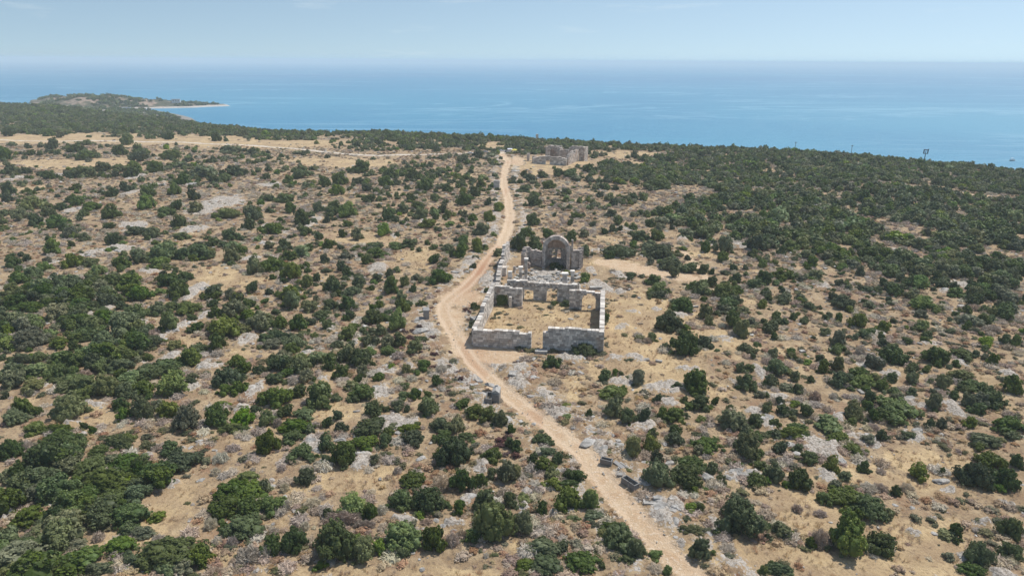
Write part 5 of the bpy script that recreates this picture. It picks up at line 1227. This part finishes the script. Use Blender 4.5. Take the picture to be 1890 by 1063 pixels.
labels = make_labels([(arr[i, 0], arr[i, 1], arr[i, 2], arr[i, 3], kinds[i]) for i in TOP])
for n_, i in enumerate(TOP):
    k = kinds[i]; cls = 'L' if arr[i, 2] > 40 else 'M'; var = n_ % 3
    x, y = float(BX[i]), float(BY[i]); z = zat(x, y) - 0.08
    o = thing('olive_bush' if k == 'o' else 'bush', labels[n_], 'olive bush' if k == 'o' else 'bush', (x, y, z), random.uniform(0, 6.28) if BB[i] > 0.8 * BA[i] else random.choice((0, math.pi)) + random.uniform(-.25, .25),
              'olive bushes on the rocky plain' if k == 'o' else 'evergreen bushes on the rocky plain')
    hs = float(BH[i]) / 1.0
    o.scale = (float(BA[i]) * 1.13, float(BB[i]) * 1.13, hs * 1.05)
    link('crown', proto(k, cls, var), o)
    link('trunk' if k == 'o' else 'stems', STEM[1 if k == 'o' else 0][var], o)

dspec = parse(DRY); darr = np.array([s[:4] for s in dspec])
DX, DY, DA, DB, DH = shrub_pose(darr[:, 0], darr[:, 1], darr[:, 2], darr[:, 3])
dl = make_labels([(*darr[i], 'g') for i in range(len(darr))])
for i in range(len(darr)):
    x, y = float(DX[i]), float(DY[i])
    o = thing('dry_shrub', dl[i], 'dry shrub', (x, y, zat(x, y) - 0.03), random.uniform(0, 6.28) if DB[i] > 0.8 * DA[i] else 0.0, 'dry shrubs among the green bushes', proto('g', 'L' if darr[i, 2] > 28 else 'M', i % 3))
    o.scale = (float(DA[i]) * 1.05, float(DB[i]) * 1.05, float(DH[i]) * 1.1)

rspec = parse(ROCKS); rarr = np.array([s[:4] for s in rspec])
RX, RY, RA, RB, RH = shrub_pose(rarr[:, 0], rarr[:, 1], rarr[:, 2], rarr[:, 3])
rl = make_labels([(*rarr[i], 'r') for i in range(len(rarr))])
RM = []
for i in range(6):
    V, T = rock_geo(i + 1, ICO4); RM.append(mesh_np('boulder', V, None, T, [M_ROCK], None, False))
for i in range(len(rarr)):
    if float(seg_dist(np.array(RX[i]), np.array(RY[i]), TRACK)) < 2.0: continue
    x, y = float(RX[i]), float(RY[i])
    o = thing('boulder', rl[i], 'boulder', (x, y, zat(x, y) + 0.05), random.uniform(0, 6.28) if RB[i] > 0.75 * RA[i] else random.uniform(-.2, .2), 'limestone boulders among the bushes', RM[i % 6])
    o.scale = (float(RA[i]) * 1.05, float(RB[i]) * 1.05, min(float(RH[i]) * 1.1, float(RA[i]) * 0.95))

# ------------------------------------------------------------------ countless small growth: one object each, instanced from shapes held in its own mesh
def stuff(name, protos, mats, P, S, R, K, **props):
    """protos: list of (V, Q, T, tone, mat index); P positions, S scales (n,3), R z-rotation, K shape index"""
    Vs, Qs, Ts, tone, mi, pid = [], [], [], [[], []], [[], []], [[], []]
    off = 0
    for k, (V, Q, T, tn, m_) in enumerate(protos):
        Vs.append(V); nq = len(Q)
        if nq: Qs.append(Q + off); tone[0].append(tn[:nq]); mi[0].append(np.full(nq, m_)); pid[0].append(np.full(nq, k))
        if len(T): Ts.append(T + off); tone[1].append(tn[nq:]); mi[1].append(np.full(len(T), m_)); pid[1].append(np.full(len(T), k))
        off += len(V)
    pv = np.concatenate([np.full(len(p[0]), -1) for p in protos] + [K])
    V = np.concatenate(Vs + [P])
    cat = lambda l: np.concatenate(l[0] + l[1]) if (l[0] or l[1]) else np.zeros(0)
    z3 = np.zeros((off, 3)); z1 = np.zeros(off)
    me = mesh_np(name, V, np.concatenate(Qs) if Qs else None, np.concatenate(Ts) if Ts else None, mats,
                 {'tone': ('FACE', 'FLOAT', cat(tone)), 'shape': ('FACE', 'INT', cat(pid).astype(np.int32)), 'which': ('POINT', 'INT', pv.astype(np.int32)),
                  'size': ('POINT', 'FLOAT_VECTOR', np.concatenate([z3, S])), 'turn': ('POINT', 'FLOAT', np.concatenate([z1, R]))}, False, cat(mi).astype(np.int32))
    o = link(name, me, kind='stuff', **props)
    ng = bpy.data.node_groups.new(name, 'GeometryNodeTree')
    ng.interface.new_socket('Geometry', in_out='INPUT', socket_type='NodeSocketGeometry')
    ng.interface.new_socket('Geometry', in_out='OUTPUT', socket_type='NodeSocketGeometry')
    gi = ng.nodes.new('NodeGroupInput'); go = ng.nodes.new('NodeGroupOutput')
    def na(nm, typ):
        n = ng.nodes.new('GeometryNodeInputNamedAttribute'); n.data_type = typ; n.inputs[0].default_value = nm
        return [s for s in n.outputs if s.enabled and s.name == 'Attribute'][0]
    def cmp(sock, v):
        n = ng.nodes.new('FunctionNodeCompare'); n.data_type = 'INT'; n.operation = 'EQUAL'
        ins = [s for s in n.inputs if s.enabled]; ng.links.new(sock, ins[0]); ins[1].default_value = v
        return n.outputs[0]
    which, shp, size, turn = na('which', 'INT'), na('shape', 'INT'), na('size', 'FLOAT_VECTOR'), na('turn', 'FLOAT')
    cx = ng.nodes.new('ShaderNodeCombineXYZ'); ng.links.new(turn, cx.inputs[2])
    jo = ng.nodes.new('GeometryNodeJoinGeometry')
    for k in range(len(protos)):
        sg = ng.nodes.new('GeometryNodeSeparateGeometry'); sg.domain = 'FACE'
        ng.links.new(gi.outputs[0], sg.inputs[0]); ng.links.new(cmp(shp, k), sg.inputs[1])
        ip = ng.nodes.new('GeometryNodeInstanceOnPoints')
        ng.links.new(gi.outputs[0], ip.inputs['Points']); ng.links.new(cmp(which, k), ip.inputs['Selection'])
        ng.links.new(sg.outputs[0], ip.inputs['Instance'])
        ng.links.new(cx.outputs[0], ip.inputs['Rotation']); ng.links.new(size, ip.inputs['Scale'])
        ng.links.new(ip.outputs[0], jo.inputs[0])
    ng.links.new(jo.outputs[0], go.inputs[0])
    md = o.modifiers.new('scatter', 'NODES'); md.node_group = ng
    return o

ROWY = [200, 220, 240, 257, 270, 283, 305, 330, 360, 395, 440, 500, 570, 650, 740, 830, 940, 1050]
GMAP = ["9999999999999999999", "9999999999999999999", "6779999999999999999", "3233456899999999999", "1111111268999999999", "1111112231156889999",
        "1222211232378889999", "2233222322457888888", "3333333332456778888", "3333333342445677788", "3333333333343456667", "4444333222112334555",
        "7776543321013233445", "8887654210123344444", "7776543210223334332", "7664322221222332111", "8764321121221111112", "8765432112011111112"]
DMAP = ["3333333333333333333", "3333333333333333333", "3333322222233333333", "3323333222233444444", "3333333333334455555", "3333333333455555555",
        "4444444444456666666", "4455555543457777777", "5555555543567777777", "5555555543577777777", "5555555543577777777", "4444555532346677777",
        "3333445520134455666", "3333444443133455555", "2222333444233444444", "2222333333333333322", "2222233333333333322", "2222233333333333322"]
def mapval(M, X, Y, Z=0.0):
    A = np.array([[int(c) for c in (r + '9' * 19)[:19]] for r in M], float)
    px, py = proj(X, Y, Z)
    fx = np.clip(px / 100 - 0.5, 0, 18); fy = np.interp(py, ROWY, np.arange(len(ROWY)))
    ix = np.clip(fx.astype(int), 0, 17); iy = np.clip(fy.astype(int), 0, len(ROWY) - 2)
    tx, ty = fx - ix, fy - iy
    return ((A[iy, ix] * (1 - tx) + A[iy, ix + 1] * tx) * (1 - ty) + (A[iy + 1, ix] * (1 - tx) + A[iy + 1, ix + 1] * tx) * ty) / 9

def sample(n, y0, y1, power=2.0, tmax=1.12):
    u = RNG.uniform(0, 1, n)
    Y = (y0 ** power + u * (y1 ** power - y0 ** power)) ** (1 / power)
    X = Y * RNG.uniform(-tmax, tmax, n) + RNG.uniform(-26, 26, n)
    return X, Y

def church_free(X, Y):
    u, v = toUV(X, Y)
    inside = (u > -2.2) & (u < 19.8) & (v > -1.2) & (v < 47)
    fu = (X - FX) * math.cos(FT) + (Y - FY) * math.sin(FT); fv = -(X - FX) * math.sin(FT) + (Y - FY) * math.cos(FT)
    return ~(inside | ((fu > -8) & (fu < 25) & (fv > -3) & (fv < 27)))

ALLX = np.concatenate([BX, DX]); ALLY = np.concatenate([BY, DY]); ALLR = np.concatenate([BA, DA])
def clear_of(X, Y, pad=0.7):
    ok = np.ones(len(X), bool)
    for s in range(0, len(ALLX), 200):
        d = np.hypot(X[:, None] - ALLX[None, s:s + 200], Y[:, None] - ALLY[None, s:s + 200])
        ok &= (d > ALLR[None, s:s + 200] * pad).all(1)
    return ok

# green shrubs: the surveyed rest at their places, then the far maquis
kk = ['d', 'm', 'b', 'o']
pr = []
for ki, k in enumerate(kk):
    for v in range(2):
        V, Q, T, tn = crown_geo(2800, 0.078, 500 + ki * 10 + v, nl=7, asp=1.5 if k != 'o' else 1.9); pr.append((V, Q, T, tn, ki))
for ki, k in enumerate(kk):
    for v in range(2):
        V, Q, T, tn = crown_geo(420, 0.19, 600 + ki * 10 + v, nl=6, asp=1.4); pr.append((V, Q, T, tn, ki))
P, S, R, K = [], [], [], []
for i in REST:
    P.append((BX[i], BY[i], zat(BX[i], BY[i]) - 0.08)); S.append((BA[i] * 1.16, BB[i] * 1.16, BH[i] * 1.05)); R.append(random.choice((0, 3.14)) + random.uniform(-.3, .3))
    K.append(kk.index(kinds[i] if kinds[i] in kk else 'b') * 2 + random.randrange(2))
# lesser growth crowding round the foot of the surveyed bushes
sat_g, sat_d = [], []
for i in range(len(BX)):
    m_ = (2 + int(BA[i] > 1.5) * 2 + int(BA[i] > 2.5) * 2) if BY[i] < 150 else int(random.random() < 0.5)
    for _ in range(m_):
        a_ = random.uniform(0, 6.283); q = random.uniform(0.8, 1.25); r_ = min(max(BA[i] * random.uniform(0.22, 0.5), 0.3), 1.5)
        e = (BX[i] + math.cos(a_) * BA[i] * q, BY[i] + math.sin(a_) * BB[i] * q, r_)
        (sat_g if random.random() < 0.6 else sat_d).append(e)
sat_g = np.array(sat_g); sat_d = np.array(sat_d)
def keep_sat(s_): return s_[(m_track(s_[:, 0], s_[:, 1]) < 0.2) & church_free(s_[:, 0], s_[:, 1])]
sat_g, sat_d = keep_sat(sat_g), keep_sat(sat_d)
X, Y = sample(230000, 28, 900, 1.7)
D = mapval(GMAP, X, Y, 1.0)
clr = np.clip(blobmask(X, Y, CLEARB), 0, 1); trk = m_track(X, Y); ex = edge_excess(X, Y)
patch = fbm(X / 14, Y / 14, 210, 3)
far_ = sstep(150, 300, Y)
acc = D * (0.42 + 0.58 * far_ + 0.28 * (D > 0.55) * (1 - far_)) * np.where(D > 0.8, 0.45 + 0.55 * sstep(0.36, 0.52, patch), sstep(0.36, 0.56, patch) * 1.25) * (1 - clr * 0.93) * (trk < 0.25)
acc = np.where(ex > 0.06, 0, acc)
ok = (RNG.uniform(0, 1, len(X)) < acc) & church_free(X, Y) & (seg_dist(X, Y, ROAD) > 9) & (seg_dist(X, Y, STRIP) > 6) & (seg_dist(X, Y, BEACH) > 5)
X, Y, D, far_ = X[ok], Y[ok], D[ok], far_[ok]
ok = clear_of(X, Y, 0.85); X, Y, D, far_ = X[ok], Y[ok], D[ok], far_[ok]
rr = RNG.uniform(0.35, 1.1, len(X)) * (1 + 1.0 * (D > 0.5)) * (1 - far_) + RNG.uniform(0.7, 1.75, len(X)) * far_
rr *= np.where(RNG.uniform(0, 1, len(X)) < 0.12, 1.35, 1.0)
Z = height(X, Y) - 0.06
X = np.concatenate([X, sat_g[:, 0]]); Y = np.concatenate([Y, sat_g[:, 1]]); rr = np.concatenate([rr, sat_g[:, 2]]); Z = height(X, Y) - 0.06
n = len(X); kr = RNG.choice(4, n, p=[0.27, 0.42, 0.08, 0.23])
K2 = np.where(Y < 150, 0, 8) + kr * 2 + RNG.integers(0, 2, n)
P = np.concatenate([np.array(P, float).reshape(-1, 3), np.stack([X, Y, Z], 1)])
hh = rr * RNG.uniform(0.75, 1.15, n)
S = np.concatenate([np.array(S, float).reshape(-1, 3), np.stack([rr, rr * RNG.uniform(0.8, 1.2, n), hh], 1)])
R = np.concatenate([np.array(R), RNG.uniform(0, 6.28, n)]); K = np.concatenate([np.array(K), K2])
print('green stuff', len(P))
stuff('maquis_scrub', pr, [LEAF[k] for k in kk], P, S, R, K)

# dry grey scrub, russet cushions, straw, stones
def scatter(name, protos, mats, X, Y, rmin, rmax, hk, pick=None, sink=0.03):
    n = len(X); r_ = RNG.uniform(0, 1, n) ** 1.5 * (rmax - rmin) + rmin
    Z = height(X, Y) - sink
    K = pick if pick is not None else RNG.integers(0, len(protos), n)
    print(name, n)
    return stuff(name, protos, mats, np.stack([X, Y, Z], 1), np.stack([r_, r_ * RNG.uniform(.8, 1.2, n), r_ * hk * RNG.uniform(.7, 1.2, n)], 1), RNG.uniform(0, 6.28, n), K)

X, Y = sample(130000, 28, 560, 1.6)
D = mapval(DMAP, X, Y, 0.5); patch = fbm(X / 9, Y / 9, 230, 3); clr = np.clip(blobmask(X, Y, CLEARB), 0, 1)
acc = D * sstep(0.34, 0.54, patch) * (1 - clr * 0.95) * (m_track(X, Y) < 0.2) * (edge_excess(X, Y) < 0.03)
ok = (RNG.uniform(0, 1, len(X)) < acc) & church_free(X, Y); X, Y = X[ok], Y[ok]
ok = clear_of(X, Y, 0.6); X, Y = X[ok], Y[ok]
X = np.concatenate([X, sat_d[:, 0]]); Y = np.concatenate([Y, sat_d[:, 1]])
tw = [(*twig_geo(420, 700 + i, 0.5, 0.020), 0) for i in range(3)]
o = scatter('dry_scrub', tw, [LEAF['g']], X, Y, 0.35, 1.25, 0.8)

X, Y = sample(130000, 28, 330, 1.4)
clr = np.clip(blobmask(X, Y, CLEARB), 0, 1); patch = fbm(X / 6, Y / 6, 250, 3)
acc = (1 - clr * 0.95) * (0.12 + 0.88 * sstep(0.34, 0.58, patch)) * 0.8 * (m_track(X, Y) < 0.3)
ok = (RNG.uniform(0, 1, len(X)) < acc) & church_free(X, Y); X, Y = X[ok], Y[ok]
M_MAROON = mat_leaf('maroon_leaf', (0.060, 0.028, 0.026), (0.14, 0.07, 0.055), None, transl=0.1, rough=0.85)
M_LOWG = mat_leaf('low_green', (0.075, 0.085, 0.035), (0.15, 0.155, 0.07), (0.16, 0.13, 0.07), transl=0.1, rough=0.8)
cu = []
for i in range(3):
    V, Q, T, tn = crown_geo(420, 0.13, 720 + i, nl=5, flat=0.62, asp=1.3); cu.append((V, Q, T, tn, 0))
for i in range(2):
    V, Q, T, tn = crown_geo(420, 0.13, 730 + i, nl=5, flat=0.62); cu.append((V, Q, T, tn, 1))
for i in range(2):
    V, Q, T, tn = crown_geo(420, 0.13, 740 + i, nl=5, flat=0.62); cu.append((V, Q, T, tn, 2))
# weeds at the wall feet, in the court and among the fallen stones of the nave
wu = np.concatenate([RNG.uniform(-0.3, 19, 90), RNG.uniform(0.8, 17.6, 70), RNG.uniform(0.8, 14, 130), np.where(RNG.uniform(0, 1, 80) < 0.5, -0.8, 19.0) + RNG.normal(0, 0.25, 80)])
wv = np.concatenate([-0.75 + RNG.normal(0, 0.25, 90), RNG.uniform(0.8, 20, 70), RNG.uniform(22.5, 38, 130), RNG.uniform(0, 34, 80)])
wx, wy = W(wu, wv); okw = m_track(wx, wy) < 0.5; X = np.concatenate([X, wx[okw]]); Y = np.concatenate([Y, wy[okw]])
px, py = proj(X, Y)
dtr = seg_dist(X, Y, TRACK)
mar = (RNG.uniform(0, 1, len(X)) < 0.8 * np.exp(-((dtr - 6) / 4.5) ** 2) * (px < 960) * (py > 560) * (py < 860) * sstep(0.42, 0.55, fbm(X / 5, Y / 5, 260, 2)))
gr = RNG.uniform(0, 1, len(X)) < 0.28; gr[-int(okw.sum()):] = RNG.uniform(0, 1, int(okw.sum())) < 0.75; mar[-int(okw.sum()):] = False
K = np.where(mar, 3 + RNG.integers(0, 2, len(X)), np.where(gr, 5 + RNG.integers(0, 2, len(X)), RNG.integers(0, 3, len(X))))
scatter('cushion_plants', cu, [LEAF['c'], M_MAROON, M_LOWG], X, Y, 0.16, 0.80, 0.85, K, 0.04)

def tuft_geo(seed, nb=26):
    r = np.random.default_rng(seed)
    a = r.uniform(0, 6.28, nb); d = r.uniform(0, 0.5, nb); l = r.uniform(0.5, 1.0, nb); w = 0.035
    b0 = np.stack([d * np.cos(a), d * np.sin(a), np.zeros(nb)], 1); lean = np.stack([np.cos(a), np.sin(a), np.zeros(nb)], 1) * (r.uniform(0.1, 0.7, nb))[:, None]
    t = np.stack([-np.sin(a), np.cos(a), np.zeros(nb)], 1) * w
    tip = b0 + lean + np.array([0, 0, 1.0]) * l[:, None]
    V = np.stack([b0 - t, b0 + t, tip + t * .4, tip - t * .4], 1).reshape(-1, 3)
    return V, np.arange(4 * nb).reshape(nb, 4), np.zeros((0, 3), int), r.uniform(0, 1, nb)
X, Y = sample(110000, 28, 200, 1.2)
u, v = toUV(X, Y); court = (u > 0.6) & (u < 17.6) & (v > 0.6) & (v < 36)
clr = np.clip(blobmask(X, Y, CLEARB), 0, 1)
acc = np.where(court, 0.9, np.maximum(clr * 0.75, 0.22)) * (m_track(X, Y) < 0.35) * sstep(0.3, 0.6, fbm(X / 3, Y / 3, 270, 3))
ok = RNG.uniform(0, 1, len(X)) < acc; X, Y = X[ok], Y[ok]
scatter('dry_grass', [(*tuft_geo(800 + i), 0) for i in range(3)], [LEAF['s']], X, Y, 0.16, 0.42, 1.0)

X, Y = sample(190000, 28, 330, 1.25)
u, v = toUV(X, Y)
nave = (u > 1.0) & (u < 16) & (v > 26.5) & (v < 38.5)
rk = m_rock(X, Y); trk = m_track(X, Y)
edge = (trk > 0.02) & (trk < 0.8)
acc = np.clip(rk * 0.95 + 0.07 + edge * 0.25, 0, 1) * np.where(trk > 0.9, 0.35, 1) * sstep(0.25, 0.55, fbm(X / 2, Y / 2, 280, 3)) * (1 - 0.5 * np.clip(blobmask(X, Y, CLEARB), 0, 1))
inside = (u > -0.6) & (u < 18.8) & (v > -0.5) & (v < 42)
acc = np.where(inside, 0.02, acc); acc = np.where(nave, 0.16, acc)
ok = RNG.uniform(0, 1, len(X)) < acc; X, Y = X[ok], Y[ok]
nx_, ny_ = W(np.clip(RNG.normal(7.5, 3.0, 500), 1, 15), np.clip(RNG.normal(31.0, 2.6, 500), 26, 38)); X = np.concatenate([X, nx_]); Y = np.concatenate([Y, ny_])
rp = []
for i in range(5):
    V, T = rock_geo(20 + i, ICO2, 0.3, 0.62); rp.append((V, np.zeros((0, 4), int), T, np.zeros(len(T)), 0))
for i in range(2):
    V = np.array([(sx, sy, sz) for sz in (-.6, .6) for sx, sy in ((-1, -.7), (1, -.7), (1, .7), (-1, .7))]) + np.random.default_rng(i).normal(size=(8, 3)) * 0.08
    rp.append((V, np.array([(3, 2, 1, 0), (4, 5, 6, 7), (0, 1, 5, 4), (1, 2, 6, 5), (2, 3, 7, 6), (3, 0, 4, 7)]), np.zeros((0, 3), int), np.zeros(6), 0))
n = len(X); K = np.where(RNG.uniform(0, 1, n) < 0.2, 5 + RNG.integers(0, 2, n), RNG.integers(0, 5, n))
rkk = np.clip(m_rock(X, Y), 0, 1); r_ = 0.05 + 0.32 * RNG.uniform(0, 1, n) ** 3.2 * (0.7 + Y / 250) + (RNG.uniform(0, 1, n) < 0.07) * (rkk > 0.45) * RNG.uniform(0.2, 0.65, n); r_ = np.where(m_track(X, Y) > 0.5, np.minimum(r_, RNG.uniform(0.04, 0.10, n)), r_); r_[-500:] = 0.10 + 0.36 * RNG.uniform(0, 1, 500) ** 1.8
Z = height(X, Y) + r_ * 0.1; Z[-500:] += RNG.uniform(0, 0.5, 500)
print('loose rocks', n)
stuff('loose_rocks', rp, [M_ROCK], np.stack([X, Y, Z], 1), np.stack([r_ * RNG.uniform(.8, 1.6, n), r_, r_ * RNG.uniform(.5, 1.1, n)], 1), RNG.uniform(0, 6.28, n), K)

# bushes of the headland
X = RNG.uniform(-1150, -330, 60000); Y = RNG.uniform(730, 1240, 60000)
Zh, d = head_z(X, Y)
acc = 1.6 * sstep(5, 16, d) * sstep(0.42, 0.52, fbm(X / 26, Y / 26, 300, 4))
ok = (RNG.uniform(0, 1, len(X)) < acc * 0.5); X, Y, Zh = X[ok], Y[ok], Zh[ok]; n = len(X)
t_ = RNG.uniform(0, len(BAY[0]) - 1.001, 900); ti = t_.astype(int); tf = t_ - ti; w_ = RNG.uniform(13, 120, 900)
X = np.concatenate([X, BAY[0][ti] * (1 - tf) + BAY[0][ti + 1] * tf - w_ * 0.80]); Y = np.concatenate([Y, BAY[1][ti] * (1 - tf) + BAY[1][ti + 1] * tf - w_ * 0.60])
Zh = np.concatenate([Zh, SEA + 1.0 + w_ * 0.03]); n = len(X)
r_ = RNG.uniform(1.2, 2.8, n)
hp = [(*crown_geo(160, 0.3, 900 + i, nl=5), i) for i in range(2)]
print('headland', n)
stuff('headland_scrub', hp, [LEAF['d'], LEAF['m']], np.stack([X, Y, Zh - 0.2], 1), np.stack([r_, r_, r_ * 0.9], 1), RNG.uniform(0, 6.28, n), RNG.integers(0, 2, n))
# ------------------------------------------------------------------ sea air
hm = bpy.data.materials.new('haze'); hm.use_nodes = True
hn = hm.node_tree; hn.nodes.clear()
ho = hn.nodes.new('ShaderNodeOutputMaterial'); pv = hn.nodes.new('ShaderNodeVolumePrincipled')
pv.inputs['Color'].default_value = (0.82, 0.92, 0.97, 1)
pv.inputs['Density'].default_value = 0.0003
pv.inputs['Anisotropy'].default_value = 0.0
hn.links.new(pv.outputs[0], ho.inputs['Volume'])
hb = MB(); HZ0, HZ1 = -27.0, 46.0
hb.box((0, 0, (HZ0 + HZ1) / 2), (27200, 27200, HZ1 - HZ0))
hazeo = hb.build('haze', hm, None, kind='stuff')
